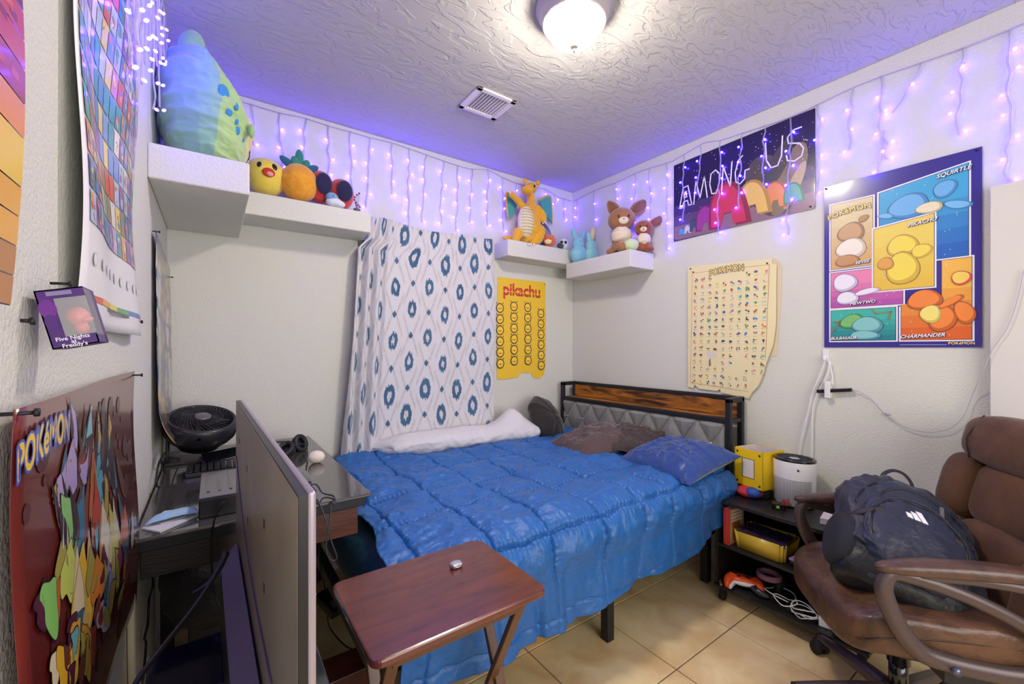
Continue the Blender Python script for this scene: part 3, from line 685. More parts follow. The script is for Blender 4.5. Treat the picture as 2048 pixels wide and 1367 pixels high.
def swash(a, b, wd, col, bend=0):
    dx, dy = b[0] - a[0], b[1] - a[1]; L_ = math.hypot(dx, dy); nx_, ny_ = -dy / L_, dx / L_
    f = lambda t_, o_: (a[0] + dx * t_ + nx_ * (o_ + bend * math.sin(t_ * 3.1)), a[1] + dy * t_ + ny_ * (o_ + bend * math.sin(t_ * 3.1)))
    shape([f(-.05, 0), f(.12, wd * .12), f(.4, wd * .42), f(.75, wd * .5), f(1.02, wd * .16), f(.9, -wd * .1), f(1.0, -wd * .3), f(.7, -wd * .46), f(.35, -wd * .3), f(.1, -wd * .16)], col)
def q_(px, py): p = P(px, py, X=XQ + .006); return (p.y - y0, p.z - O[2])
for a_, b_, wd, cl, bd in (
    ((235, 812), (236, 960), .075, '7fb6dc', .01), ((205, 815), (200, 960), .06, '86cfd8', 0), ((240, 890), (252, 975), .05, '3c84ac', -.01), ((222, 890), (215, 1090), .10, '58b0c8', .01), ((190, 960), (165, 1110), .06, '2e7d9c', 0),
    ((158, 810), (172, 900), .022, 'b9a6d8', 0), ((165, 880), (158, 985), .07, 'b8a4d6', 0), ((150, 925), (132, 975), .03, 'b8a4d6', 0), ((200, 895), (180, 940), .03, 'b8a4d6', .01), ((132, 960), (150, 1060), .02, 'b8a4d6', 0),
    ((238, 1010), (245, 1150), .09, 'd8d86a', .01), ((262, 1010), (258, 1080), .05, 'e07848', 0), ((225, 1000), (222, 1150), .09, 'ece4cc', .01), ((212, 950), (205, 1050), .05, 'c84430', .01), ((250, 1080), (246, 1140), .05, '9c4468', 0),
    ((140, 990), (152, 1090), .05, '8ccc70', 0), ((155, 1080), (140, 1200), .08, 'cfdc6c', 0), ((120, 1160), (95, 1230), .07, '8ccc6c', .01), ((178, 1090), (160, 1290), .11, 'f0c23a', .01), ((160, 1240), (140, 1290), .05, 'e8a838', 0),
    ((205, 1110), (200, 1200), .12, 'e08a38', 0), ((212, 1200), (206, 1260), .12, 'c8b8c8', 0), ((226, 1120), (228, 1200), .06, 'a49ad8', 0), ((180, 1270), (165, 1330), .09, 'c89438', 0), ((150, 1270), (130, 1360), .05, 'f0c03c', 0), ((130, 1310), (112, 1366), .06, 'eeb830', 0), ((140, 1270), (145, 1310), .03, '70b8c0', 0), ((240, 1160), (225, 1220), .04, 'b8a848', 0)):
    for k_, (ox_, oy_) in enumerate(((r3.uniform(6, 22), r3.uniform(-26, 20)), (-r3.uniform(4, 16), r3.uniform(-20, 26)))):
        pa, pb = (min(a_[0] + ox_, 272), a_[1] + oy_), (min(b_[0] + ox_, 270), b_[1] + oy_)
        swash(q_(*pa), q_(*pb), wd * .8, r3.choice(('8c3a30', '5a2440', 'e8d8b8', 'c86a30', '3c6c84', 'b0a44c', '6c3c30', 'd8b060')), bd)
    swash(q_(*a_), q_(*b_), wd * 1.35, cl, bd + .012 * math.sin(wd * 900))
x_, y_ = q_(86, 884); c.word('POKéMON', x_ + .045, y_ - .002, .056, 'f2cc38', '3850b8', .0034, .06, .72, arch=-.8)
obj('print', c.mb, PRINT, t, col=True)
pin(t, (XW, y0 + .01, zt - .005), EX, .028); pin(t, (XW, y1 - .02, zt - .01), EX, .026)

# trading card poster, tall, left wall
XQ = XW + .014; p0, p1 = P(152, 560, X=XQ), P(277, 660, X=XQ); y0, y1 = p0.y, p1.y; zb = P(277, 672, X=XQ).z; W = y1 - y0; ztop = 2.60; Hh = ztop - zb
O = (XW, y0, zb); cw = lambda x, y: .012 + .007 * math.sin(y * 9 + x * 3) + .006 * math.sin(x * 14 + y * 3)
t = thing('poster', 'tall white poster filled with a grid of tiny trading card pictures', 'poster', O)
mb = MB(); n, m2 = 20, 60
for i in range(n + 1):
    for j in range(m2 + 1):
        x, y = W * i / n, Hh * j / m2; mb.v.append((XW + cw(x, y), y0 + x, zb + y)); mb.c.append((1, 1, 1))
mb.f = [(i * (m2 + 1) + j, (i + 1) * (m2 + 1) + j, (i + 1) * (m2 + 1) + j + 1, i * (m2 + 1) + j + 1) for i in range(n) for j in range(m2)]; mb.smooth = [True] * len(mb.f)
obj('sheet', mb, mat('white_gloss_paper', 'e8e6ea', .3, coat=.3), t, solid=.0008)
c = Canvas(O, EY, EZ, EX, warp=lambda x, y: cw(x, y) + .0012)
nc = 15; gx = (W - .05) / nc; gy = gx * 1.38; j = 0; yy_ = .17
hue = ['e8a03c', 'd8603c', '5a8cc8', '6cb070', 'c8a8d8', '8c6cb0', 'e8d070', 'b8c8d8', '607890', 'd888a8', '48a0a8', 'a08868', 'e8e0d8', '7898d8']
while yy_ + gy < Hh - .03:
    for i in range(nc):
        x = .025 + i * gx; q = r3.choice(hue)
        c.rect(x + .002, yy_ + .002, x + gx - .002, yy_ + gy - .002, q, 5)
        for k in range(5):
            ex, ey = x + gx * r3.uniform(.3, .7), yy_ + gy * r3.uniform(.25, .75)
            c.ell(ex, ey, gx * r3.uniform(.08, .25), gy * r3.uniform(.08, .22), r3.choice(hue), r3.random() * 3, 7, layer=6 + k)
    yy_ += gy
for i in range(9): c.ell(.06 + i * (W - .1) / 9, .115, .012, .012, 'c8c8cc', n=14, layer=5); c.ell(.06 + i * (W - .1) / 9, .115, .009, .009, 'e8e6ea', n=14, layer=6)
for k, q in enumerate(('d84838', 'e8a03c', 'e8d850', '58a868', '4878c8', '7850a8')): c.rect(.02 + k * (W - .04) / 6, .045, .02 + (k + 1) * (W - .04) / 6, .056, q, 5)
c.rect(.02, .038, W - .02, .044, '3a3840', 5)
for k in range(3): c.rect(W - .06, .1 + k * .03, W - .035, .118 + k * .03, 'b07890', 5)
obj('print', c.mb, PRINT, t, col=True)
pin(t, (XW, y1 - .015, zb + .04), EX, .022); pin(t, (XW, y1 - .03, P(272, 22, X=XW).z), EX, .022)

# orange / violet poster at the left frame edge
XQ = XW + .018; p1 = P(20, 640, X=XQ); ya, yb2 = .38, P(24, 500, X=XQ).y; zb = p1.z + .015
O = (XW, ya, zb); W = yb2 - ya; Hh = 1.25
t = thing('poster', 'glossy poster fading from violet to orange at the left edge of the view', 'poster', O)
ow = lambda x, y: .016 + .010 * math.sin(y * 7)
mb = MB(); n = 30
for i in range(7):
    for j in range(n + 1): mb.v.append((XW + ow(0, Hh * j / n), ya + W * i / 6, zb + Hh * j / n)); mb.c.append((1, 1, 1))
mb.f = [(i * (n + 1) + j, (i + 1) * (n + 1) + j, (i + 1) * (n + 1) + j + 1, i * (n + 1) + j + 1) for i in range(6) for j in range(n)]; mb.smooth = [True] * len(mb.f)
obj('sheet', mb, mat('violet_gloss_paper', '4a4478', .25, coat=.3), t, solid=.0008)
c = Canvas(O, EY, EZ, EX, warp=lambda x, y: ow(x, y) + .001)
bands = ['b87828', 'e8a828', 'f0c838', 'e89430', 'a83020', 'c84820', '7c2818', '5c2430', '6c6470', '8884a0', '5c58a0', '4a4aa8', '3c3890']
hts = [0, .06, .12, .17, .205, .24, .30, .38, .44, .52, .62, .78, 1.0, 1.25]
for k, q in enumerate(bands):
    a_, b_ = hts[k], hts[k + 1]; m_ = max(1, int((b_ - a_) / .03))
    for s_ in range(m_): c.rect(.004, a_ + (b_ - a_) * s_ / m_ + .001, W - .003, a_ + (b_ - a_) * (s_ + 1) / m_ - .0005, q, 5)
for k in range(60):
    x, y = r3.uniform(.02, W - .02), r3.uniform(.2, .42); c.rect(x - .01, y - .004, x + .01, y + .004, r3.choice(('e8702c', '8c2c1c', 'c8481c')), 7)
obj('print', c.mb, PRINT, t, col=True)
pin(t, (XW + .012, P(8, 640, X=XW).y, P(8, 640, X=XW).z), EX, .008)

# silvery foil poster, curling away at its bottom
fa, fb = P(304, 600, X=XW).y, YB - .02; zt = P(304, 458, X=XW).z; zb = P(318, 885, X=XW).z
nu_, nv_ = 30, 60
U = np.linspace(0, 1, nu_)[:, None] + np.zeros((1, nv_)); V = np.zeros((nu_, 1)) + np.linspace(0, 1, nv_)[None]
Yf_ = fa + (fb - fa) * (.02 + .96 * U) ; curl = np.clip(V - .80, 0, 1) / .2
Xf_ = XW + .008 + .010 * np.sin(U * 7 + V * 2) * V + .05 * curl ** 1.8 + .004 * fbm(U * 8, V * 14); Zf_ = zt - .05 * U + (zb - zt) * V + .03 * curl * V
f1 = fbm(U * 7 + 3, V * 3, 4)[..., None]; f2 = fbm(U * 9, V * 22 + 9, 3)[..., None]; f3 = fbm(U * 5 + 20, V * 16 + 2, 3)[..., None]
C = np.ones((nu_, nv_, 3)) * np.array(lin('9a96a0')); C = np.where(f2 > .55, np.array(lin('d8b870')), C); C = np.where(f3 > .60, np.array(lin('b0647c')), C); C = np.where(f1 > .58, np.array(lin('e4e2ea')), C); C = np.where(f2 < .33, np.array(lin('5f6f8c')), C)
t = thing('poster', 'narrow silvery foil poster curling at the bottom beside the fan', 'poster', (XW, fa, zb))
grid_obj('sheet', Xf_, Yf_, Zf_, colmat('foil_print', .22, metal=.75), t, C, solid=.0008)
pin(t, (XW, fa + .01, zt - .005), EX, .02); pin(t, (XW, fb - .04, zt - .09), EX, .02)

# small boxed toy hung from a nail (left wall)
o3 = P(66, 582, X=XL + .008)
t = thing('toy_box', 'small purple window box with a toy hanging from a nail on left wall', 'box', o3)
Mx = Matrix.Translation(o3) @ Matrix.Rotation(R(-13), 4, 'Y')
wd, dp, ht = .044, .06, .074
m = MB(Mx); m.box((0, 0, -ht), (wd, .0015, -ht * .82)).box((0, 0, -ht * .16), (wd, .0015, 0)).box((0, 0, -ht * .82), (wd * .34, .0015, -ht * .16)).box((0, 0, -ht), (.0015, dp, 0)).box((0, dp - .0015, -ht), (wd, dp, 0)).box((0, 0, -.0015), (wd, dp, 0)).box((0, 0, -ht), (wd, dp, -ht + .0015))
m.box((wd - .0015, 0, -ht), (wd, dp, -ht * .85)).box((wd - .0015, dp * .7, -ht), (wd, dp, 0))
obj('carton', m, mat('purple_carton', '3c1c6c', .4, var=(30, '5a2880', .2)), t)
obj('window_film', MB(Mx).box((wd * .34, -.0004, -ht * .82), (wd, .0002, -ht * .16)).box((wd - .0003, 0, -ht * .85), (wd, dp * .7, -.001)), mat('clear_film', 'ffffff', .05, alpha=.18), t, label='clear plastic window')
obj('toy', MB(Mx).ell((wd * .62, dp * .4, -ht * .48), (.012, .011, .013), n=14).ell((wd * .62, dp * .4, -ht * .68), (.008, .007, .010), n=12).ell((wd * .8, dp * .3, -ht * .55), (.008, .004, .004), n=10), mat('pink_toy', 'd8505c', .4), t, label='pink and red toy inside')
c = Canvas(Mx @ Vector((0, 0, -ht)), Mx.to_3x3() @ EX, Mx.to_3x3() @ EZ, -EY)
c.rect(wd * .22, ht * .89, wd * .75, ht * .96, '8a80a8')
c.ell(wd * .17, ht * .68, .008, .012, '6c2890'); c.ell(wd * .16, ht * .45, .006, .01, '4c2078')
for k, s_ in enumerate(('Five Nights', 'at', "Freddy's")): c.text(s_, wd * .48, ht * (.150 - .062 * k), .0070, 'e4e0f0', bold=.00015)
obj('print', c.mb, PRINT, t, col=True)
obj('hang_tab', MB().tube([o3 + Vector((.02, .002, 0)), o3 + Vector((.012, 0, .012)), o3 + Vector((.004, 0, .016))], .0006, 6), wire_m, t)
pp = P(100, 566, X=XL)
nl = obj('nail', MB().tube([pp, pp + Vector((.020, 0, .001))], .002, sub=1).tube([pp + Vector((.019, 0, .001)), pp + Vector((.022, 0, .001))], .0042, sub=1), blackm, loc=pp); tag(nl, 'black nail in left wall holding the small purple box', 'nail')

# ---------------------------------------------------------------- soft toys on the ledges
def RM(c, e): return Matrix.Translation(c) @ Matrix.Rotation(R(e[2]), 4, 'Z') @ Matrix.Rotation(R(e[1]), 4, 'Y') @ Matrix.Rotation(R(e[0]), 4, 'X')
def rot3(e): return (Matrix.Rotation(R(e[2]), 4, 'Z') @ Matrix.Rotation(R(e[1]), 4, 'Y') @ Matrix.Rotation(R(e[0]), 4, 'X'))
def plush_mat(n, c, c2=None): return mat(n, c, .9, sheen=.5, bump=(260, .4, 3), var=(30, c2 or c, .25))
eye_m = mat('black_eye', '0e0c12', .15, coat=.6)
# big spotted plush
c0 = Vector((-.018, 2.28, 2.37))
t = thing('plush_toy', 'huge round blue-green spotted plush filling the left corner shelf', 'toy', (c0.x, c0.y, 2.10))
n1, n2 = 150, 190
ph = np.linspace(0.001, np.pi - .001, n1)[:, None] + np.zeros((1, n2)); th = np.linspace(0, 2 * np.pi, n2)[None] + np.zeros((n1, 1))
sx_, cz_ = np.sin(ph) ** .85, np.cos(ph)
xx = np.sin(ph) ** .8 * np.sign(np.cos(th)) * abs(np.cos(th)) ** .9; yy = np.sin(ph) ** .8 * np.sign(np.sin(th)) * abs(np.sin(th)) ** .9; zz = np.sign(cz_) * abs(cz_) ** .9
wr = .15 * (ridge(th * 1.0 + 3, ph * 4) - .4) + .05 * (ridge(th * 2 + 8, ph * 9) - .4) * np.sin(ph) * np.clip(1 - abs(zz + .2), 0, 1)
slope = .20 * (zz + 1) * .5
px_ = c0.x + .166 * xx * (1 + wr) * (1 - .75 * np.clip(zz + .1, 0, 1) ** 1.2 * (xx > 0)) - .02 * np.clip(zz, 0, 1); py_ = c0.y + .29 * yy * (1 + wr) ; pz_ = c0.z + np.where(zz > 0, .245, .272) * zz * (1 + .3 * wr)
sd = (xx * .75 - yy * .66)           # front half towards the room
g1 = np.clip((xx + .35 - .25 * zz) * 1.1, 0, 1)[..., None]
gz = np.clip(.5 - zz * .8, 0, 1)[..., None]
cb = np.array(lin('8fb6d8')) * (1 - gz) + np.array(lin('8fbf9a')) * gz; cg = np.array(lin('a8cf8c')) * (1 - gz * .4) + np.array(lin('c3dd84')) * gz * .4
C = np.where((xx > .30 + .2 * zz)[..., None], cg, cb * (1 - .5 * g1) + np.array(lin('92c4a4')) * .5 * g1)  # blue body turns greener downwards and towards the front
C = np.where(((xx > .86) & (zz < .25))[..., None], np.array(lin('efe08a')), C)
body = grid_obj('body', px_, py_, pz_, PLUSHCOL, t, C)
def surf(yv, zv):                     # spots on the green front
    best = min(((abs(py_[i, j] - yv) + abs(pz_[i, j] - zv) * 1.0 + (0 if px_[i, j] > c0.x else 9), i, j) for i in range(0, n1, 2) for j in range(0, n2, 2)))
    i, j = best[1], best[2]; return Vector((px_[i, j], py_[i, j], pz_[i, j]))
for a_, b_, s1, s2 in ((448, 183, .022, .030), (459, 222, .014, .024), (472, 213, .010, .016), (474, 244, .008, .012), (474, 262, .014, .018), (487, 280, .006, .009)):
    d_ = P(a_, b_, X=1) - Vector((0, 0, H)); d_.normalize(); o_ = Vector((0, 0, H)); bb_ = None
    V3 = np.stack([px_, py_, pz_], -1) - np.array(o_); tt = V3 @ np.array(d_); dist = np.linalg.norm(V3 - tt[..., None] * np.array(d_), axis=-1) + .02 * (tt - tt.min())
    i, j = np.unravel_index(dist.argmin(), dist.shape); q = Vector((px_[i, j], py_[i, j], pz_[i, j])); nn = (q - c0); nn = Vector((nn.x / .158 ** 2, nn.y / .29 ** 2, nn.z / .272 ** 2)).normalized()
    M_ = nn.to_track_quat('Z', 'Y').to_matrix().to_4x4()
    obj('spot', MB().ell(q, (s1, s2, .005), M_, 18), mat('blue_felt', '3f8fc4', .9), t)
q = P(382, 100, Y=2.18)
obj('ear', MB().ell(q, (.045, .05, .072), rot3((0, 12, 0)), 28, fn=lambda p: p * (1 + .12 * p.z / .07)), plush_mat('aqua_plush', '86b8b4', '9cc89a'), t)
obj('nostril_patch', MB().ell(P(503, 262, Y=2.10), (.012, .02, .03), n=16), plush_mat('green_patch', '9cc878'), t)

def blobs(name, items, m, parent, vox=.006, label=None):
    mb = MB()
    for it in items:
        mb.ell(it[0], it[1], rot3(it[2]) if len(it) > 2 else None, 20)
    return obj(name, mb, m, parent, remesh=vox, label=label)
def base(px, py, X=None, Y=None, Z=None): return P(px, py, X=X, Y=Y, Z=Z)
# yellow round plush with a smile
z0 = 2.17
q = P(531, 352, Y=2.63); s = .095
t = thing('plush_toy', 'round yellow plush with open red mouth behind the pineapple', 'toy', (q.x, q.y, z0))
b_ = MB().ell((q.x, q.y, q.z - .005), (.10, .095, .10), n=32, fn=lambda p: p * (1 + .03 * math.sin(5 * p.z / .1)))
obj('body', b_, plush_mat('yellow_plush', 'ecd03c', 'f2dc6c'), t)
dr_ = (Vector((0, 0, H)) - q); dr_.normalize(); Mf = dr_.to_track_quat('Z', 'Y').to_matrix().to_4x4()
def face(parent, c, r, a, b, size, m, name, flat=.012, yaw=0):
    """patch on an egg of radius r seen from the room: a right, b up (fractions)"""
    v_ = Vector((a, b, math.sqrt(max(.05, 1 - a * a - b * b)))); n_ = (Mf_dir(c) @ v_)
    p_ = Vector(c) + Vector((n_.x * r[0], n_.y * r[1], n_.z * r[2]))
    return obj(name, MB().ell(p_, (size[0], size[1], flat), n_.to_track_quat('Z', 'Y').to_matrix().to_4x4() @ Matrix.Rotation(yaw, 4, 'Z'), 16), m, parent)
def Mf_dir(c):
    d = Vector((0, 0, H)) - Vector(c); d.z *= .3; d.normalize(); r_ = Vector((0, 0, 1)).cross(d).normalized(); u_ = d.cross(r_)
    return Matrix((r_, u_, d)).transposed()
RR = (.10, .095, .10)
face(t, (q.x, q.y, q.z - .005), RR, .15, .05, (.030, .024), mat('red_felt', 'c8342c', .8), 'mouth', .008)
face(t, (q.x, q.y, q.z - .005), RR, .20, -.02, (.018, .014), mat('pink_felt', 'e8a0a0', .8), 'tongue', .013)
face(t, (q.x, q.y, q.z - .005), RR, .42, .42, (.014, .020), eye_m, 'eye', .006)
face(t, (q.x, q.y, q.z - .005), RR, -.28, .40, (.012, .018), eye_m, 'eye', .006)
# pineapple
q = P(598, 366, Y=2.60)
t = thing('plush_toy', 'fluffy orange pineapple plush with teal leaf crown', 'toy', (q.x, q.y, z0))
mb = MB().ell((q.x, q.y, q.z), (.098, .09, .102), n=72, fn=lambda p: p * (1 + .06 * (float(ridge(np.array(p.x * 30 + 9), np.array(p.z * 34 + p.y * 22))) - .4)))
obj('body', mb, plush_mat('orange_fur', 'e8941e', 'f2b23a'), t)
for a_, b_, s_, e_ in ((0, .15, .055, (0, 0, 0)), (-.055, .115, .05, (0, -55, 0)), (.055, .105, .05, (0, 60, 0)), (-.02, .12, .04, (30, -20, 0)), (.03, .12, .035, (25, 25, 0))):
    obj('leaf', MB().ell((q.x + a_, q.y - .01, q.z + b_ - .02), (.022, .014, s_), rot3(e_), 20), plush_mat('teal_plush', '2f7f74', '3c968a') if abs(a_) < .05 else plush_mat('navy_teal_plush', '28507c', '2f6c88'), t)
# two red round plushes with dark oval fronts
for px_c, py_c, Yp, lb in ((640, 374, 2.62, 'red round plush with dark oval front, next to the pineapple'), (682, 389, 2.60, 'red round plush with dark oval front, farther from the pineapple')):
    q = P(px_c, py_c, Y=Yp)
    t = thing('plush_toy', lb, 'toy', (q.x, q.y, z0), 0, 'red plushes with dark fronts')
    rz = .092 if px_c < 660 else .09
    obj('body', MB().ell(q, (.072, .07, rz), n=28), plush_mat('red_plush', 'cc3a3e', 'd84c48'), t)
    face(t, q, (.072, .07, rz), .30, .12, (.046, .062), plush_mat('navy_felt', '1c1a44', '24224c'), 'front_patch', .014)
# small blue and white plush
q = P(668, 402, Y=2.545); z1 = 2.17
t = thing('plush_toy', 'small pale blue and white plush lying before the red plushes', 'toy', (q.x, q.y, z1))
blobs('body', [((q.x, q.y, z1 + .03), (.045, .035, .03)), ((q.x + .02, q.y - .01, z1 + .022), (.04, .03, .022))], plush_mat('white_plush', 'dfe4ee'), t, .004)
obj('head', MB().ell((q.x - .012, q.y - .005, z1 + .055), (.034, .03, .026), n=20), plush_mat('sky_plush', '78a8d8'), t)
face(t, (q.x - .012, q.y - .005, z1 + .055), (.034, .03, .026), .2, .1, (.003, .004), eye_m, 'eye', .002)
# little pot with dried flowers
q = P(714, 417, Y=2.60)
t = thing('flower_pot', 'tiny grey pot of purple dried flowers at the shelf end', 'plant', (q.x, q.y, z0))
obj('pot', MB().lathe([(.015, z0), (.021, z0 + .034), (.018, z0 + .034), (.014, z0 + .02)], (q.x, q.y, 0), 12), mat('grey_pot', '6c6a74', .6), t)
st = MB(); fl_ = MB()
for k in range(7):
    a_ = k * .9; e_ = Vector((q.x + .016 * math.cos(a_), q.y + .012 * math.sin(a_), z0 + .05 + .013 * k)); st.tube([(q.x, q.y, z0 + .02), (q.x + .004 * math.cos(a_), q.y, z0 + .04), e_], .0012, 5); fl_.ell(e_, (.007, .007, .006), n=8)
obj('stem', st, mat('dry_stem', '6a5a48', .8), t); fo = obj('flowers', fl_, mat('mauve_petal', '8a4a7c', .8), t)

# ---- corner shelf: yellow dragon-like plush
z3 = 2.185
c0 = P(1057, 440, Y=2.66); Yd = 2.66
def D(px, py, y=Yd): return P(px, py, Y=y)
t = thing('plush_toy', 'yellow-orange upright plush with cream belly and small teal wings', 'toy', (c0.x, c0.y, z3))
yel = plush_mat('golden_plush', 'e8a41c', 'f0b834')
def sk(name, chain, m, par, vox=.006):
    mb = MB()
    for pts, rr in chain: mb.tube(pts, rr, 14, 4)
    for pts, rr in chain:
        for p_, r_ in ((pts[0], rr[0]), (pts[-1], rr[-1])): mb.ell(p_, (r_, r_, r_), n=14)
    return obj(name, mb, m, par, remesh=vox)
sk('body', [([D(1060, 388), D(1062, 405), D(1058, 430), D(1058, 455), D(1056, 472)], [.03, .034, .078, .10, .08]),
            ([D(1050, 420, 2.63), D(1035, 400, 2.62), D(1022, 388, 2.60)], [.032, .026, .022]),
            ([D(1075, 418, 2.63), D(1084, 430, 2.60), D(1088, 440, 2.57)], [.034, .034, .024]),
            ([D(1078, 462, 2.62), D(1076, 478, 2.60), D(1066, 484, 2.585)], [.055, .04, .026]),
            ([D(1036, 466, 2.64), D(1030, 482, 2.61)], [.045, .025]),
            ([D(1035, 476, 2.70), D(1015, 478, 2.70), D(1008, 474, 2.70)], [.04, .025, .012])], yel, t)
blobs('head', [(D(1062, 376), (.05, .045, .045)), (D(1054, 380, 2.60), (.045, .05, .035))], yel, t, .005)
obj('belly', MB().ell(D(1052, 444, 2.615), (.072, .06, .125), n=28), plush_mat('cream_plush', 'e6d8a4', 'efe4bc'), t, label='cream belly with stitched stripes')
for k in range(9):
    zz_ = -.095 + k * .023; cB = D(1052, 444, 2.615); rr_ = math.sqrt(max(0, 1 - (zz_ / .125) ** 2))
    pts = [cB + Vector((.0725 * rr_ * math.sin(a_), -.0605 * rr_ * math.cos(a_), zz_)) for a_ in [x * .22 - 1.1 for x in range(11)]]
    obj('stripe', MB().tube(pts, .0014, 5, 1), mat('stitch_brown', '6a5a40', .9), t)
for sx2, a_, b_, c_ in ((-1, (1034, 410), (1014, 384), (1016, 438)), (1, (1078, 400), (1100, 392), (1104, 448))):
    p_, q2, r_ = D(*a_, 2.70), D(*b_, 2.70), D(*c_, 2.70); md = (p_ + r_) / 2 + Vector((-.01 * sx2, 0, 0))
    def plate(v_, th): 
        m2 = MB(); n_ = len(v_); m2.add([x + Vector((0, -th / 2, 0)) for x in v_] + [x + Vector((0, th / 2, 0)) for x in v_], [tuple(range(n_)), tuple(range(n_, 2 * n_))[::-1]] + [(i, i + n_, (i + 1) % n_ + n_, (i + 1) % n_) for i in range(n_)]); return m2
    obj('wing', plate([p_, q2, (q2 + r_) / 2 + Vector((.006 * sx2, 0, 0)), r_, md + Vector((0, 0, -.02))], .012), plush_mat('teal_wing', '3f9c9c', '4fb0a8'), t, bev=.003)
    obj('wing_edge', MB().tube([p_, q2, (q2 + r_) / 2 + Vector((.008 * sx2, 0, 0)), r_], .007, 8), yel, t)
for s_ in ((1045, 360), (1072, 363)):
    pass
for a_, b_ in ((1050, 362), (1076, 366)): obj('ear', MB().ell(D(a_, b_, 2.65), (.020, .014, .022), n=16), yel, t)
obj('eye', MB().ell(D(1069, 372, 2.612), (.008, .006, .012), n=12), eye_m, t)
for a_, b_ in ((1086, 446), (1090, 444), (1058, 488), (1063, 489), (1068, 488), (1020, 384)): obj('claw', MB().ell(D(a_, b_, 2.555), (.006, .006, .009), n=10), white_p, t)

def simple(label, px, py, Y_, z, r, mt, parts=(), name='plush_toy', X_=None):
    q = P(px, py, Y=Y_) if X_ is None else P(px, py, X=X_); q.z = z + r[2]
    t = thing(name, label, 'toy', (q.x, q.y, z)); obj('body', MB().ell(q, r, n=26), mt, t)
    for nm, a_, b_, sz_, m_, fl2 in parts: face(t, q, r, a_, b_, sz_, m_, nm, fl2)
    return t, q
cream = plush_mat('cream_plush', 'e6d8a4')
t, q = simple('small round orange plush with pale muzzle at the shelf edge', 1099, 482, 2.60, z3, (.058, .045, .05), plush_mat('rust_plush', 'd8683c', 'e07c4c'), (('muzzle', -.1, -.25, (.03, .02), cream, .010), ('eye', -.35, .2, (.004, .005), eye_m, .003), ('eye', .25, .2, (.004, .005), eye_m, .003)))
for sx2 in (-1, 1): obj('ear', MB().ell((q.x + sx2 * .036, q.y, q.z + .042), (.014, .012, .014), n=12), plush_mat('rust_plush', 'd8683c'), t)
t, q = simple('small white plush with black patches beside the orange one', 1127, 478, 2.62, z3, (.045, .04, .05), plush_mat('white_plush', 'dfe4ee'), (('patch', -.3, .3, (.014, .012), plush_mat('black_patch', '20202c'), .008), ('patch', .45, .25, (.012, .014), plush_mat('black_patch', '20202c'), .008)))
t, q = simple('tiny dark green plush at the foot of the white one', 1121, 492, 2.585, z3, (.034, .02, .024), plush_mat('dark_green_plush', '33484c', '3c5860'))
# grey-blue dome cushion behind
q = P(1128, 464, Y=2.73); q.x = 2.22; q.z = z3 + .10
t = thing('cushion', 'blue-grey domed cushion with a dark edge line behind the plushes', 'cushion', (q.x, q.y, z3))
obj('body', MB().ell(q, (.15, .028, .155), n=36), plush_mat('slate_plush', '5c6080', '4c5074'), t)
obj('front_patch', MB().ell(q + Vector((.02, -.018, -.02)), (.115, .018, .115), n=30), plush_mat('pale_slate', '8c90ac'), t)
obj('dark_pad', MB().ell(q + Vector((0, -.036, .01)), (.045, .008, .045), n=24), plush_mat('black_patch', '20202c'), t)
for a_ in range(4): obj('petal', MB().ell(q + Vector((.02 * math.cos(a_ * 1.57), -.044, .01 + .02 * math.sin(a_ * 1.57))), (.009, .004, .009), n=10), mat('blue_felt', '3f8fc4', .9), t)
# light blue bunnies
z4 = 2.06
def bunny(label, px, py, X_, Y_, s, col, col2, ears):
    q = P(px, py, Y=Y_); zb_ = z4
    t = thing('plush_bunny', label, 'toy', (q.x, q.y, zb_)); m_ = plush_mat('fluffy_' + col, col, col2)
    it = [((q.x, q.y, zb_ + .075 * s), (.078 * s, .06 * s, .08 * s)), ((q.x - .005, q.y, zb_ + .165 * s), (.055 * s, .048 * s, .052 * s))]
    obj('body', MB().ell(it[0][0], it[0][1], n=36, fn=lambda p: p * (1 + .04 * math.sin(p.x * 150) * math.sin(p.z * 130 + p.y * 90))).ell(it[1][0], it[1][1], n=30), m_, t)
    for ex, e_ in ears: obj('ear', MB().ell((q.x + ex * s, q.y, zb_ + .235 * s), (.026 * s, .018 * s, .05 * s), rot3((0, e_, 0)), 20), m_, t)
    return t, q
t, q = bunny('light blue bunny plush with two upright ears on the shelf corner', 1157, 500, None, 2.50, 1.0, '76bcd8', '94d0e0', ((-.045, -22), (.05, 20)))
for a_ in (-.014, .014): obj('eye', MB().ell((q.x + a_ - .012, q.y - .045, 2.06 + .175), (.0045, .004, .0045), n=10), eye_m, t)
t, q = bunny('mint green bunny plush with a yellow ear, squeezed behind the blue one', 1183, 495, None, 2.44, .9, '84d0c8', 'a0dcd4', ((-.03, -14),))
obj('ear', MB().ell((q.x + .015, q.y, 2.06 + .25), (.024, .014, .06), rot3((0, 14, 0)), 20), plush_mat('pale_yellow', 'e8dc98'), t, label='pale yellow ear')
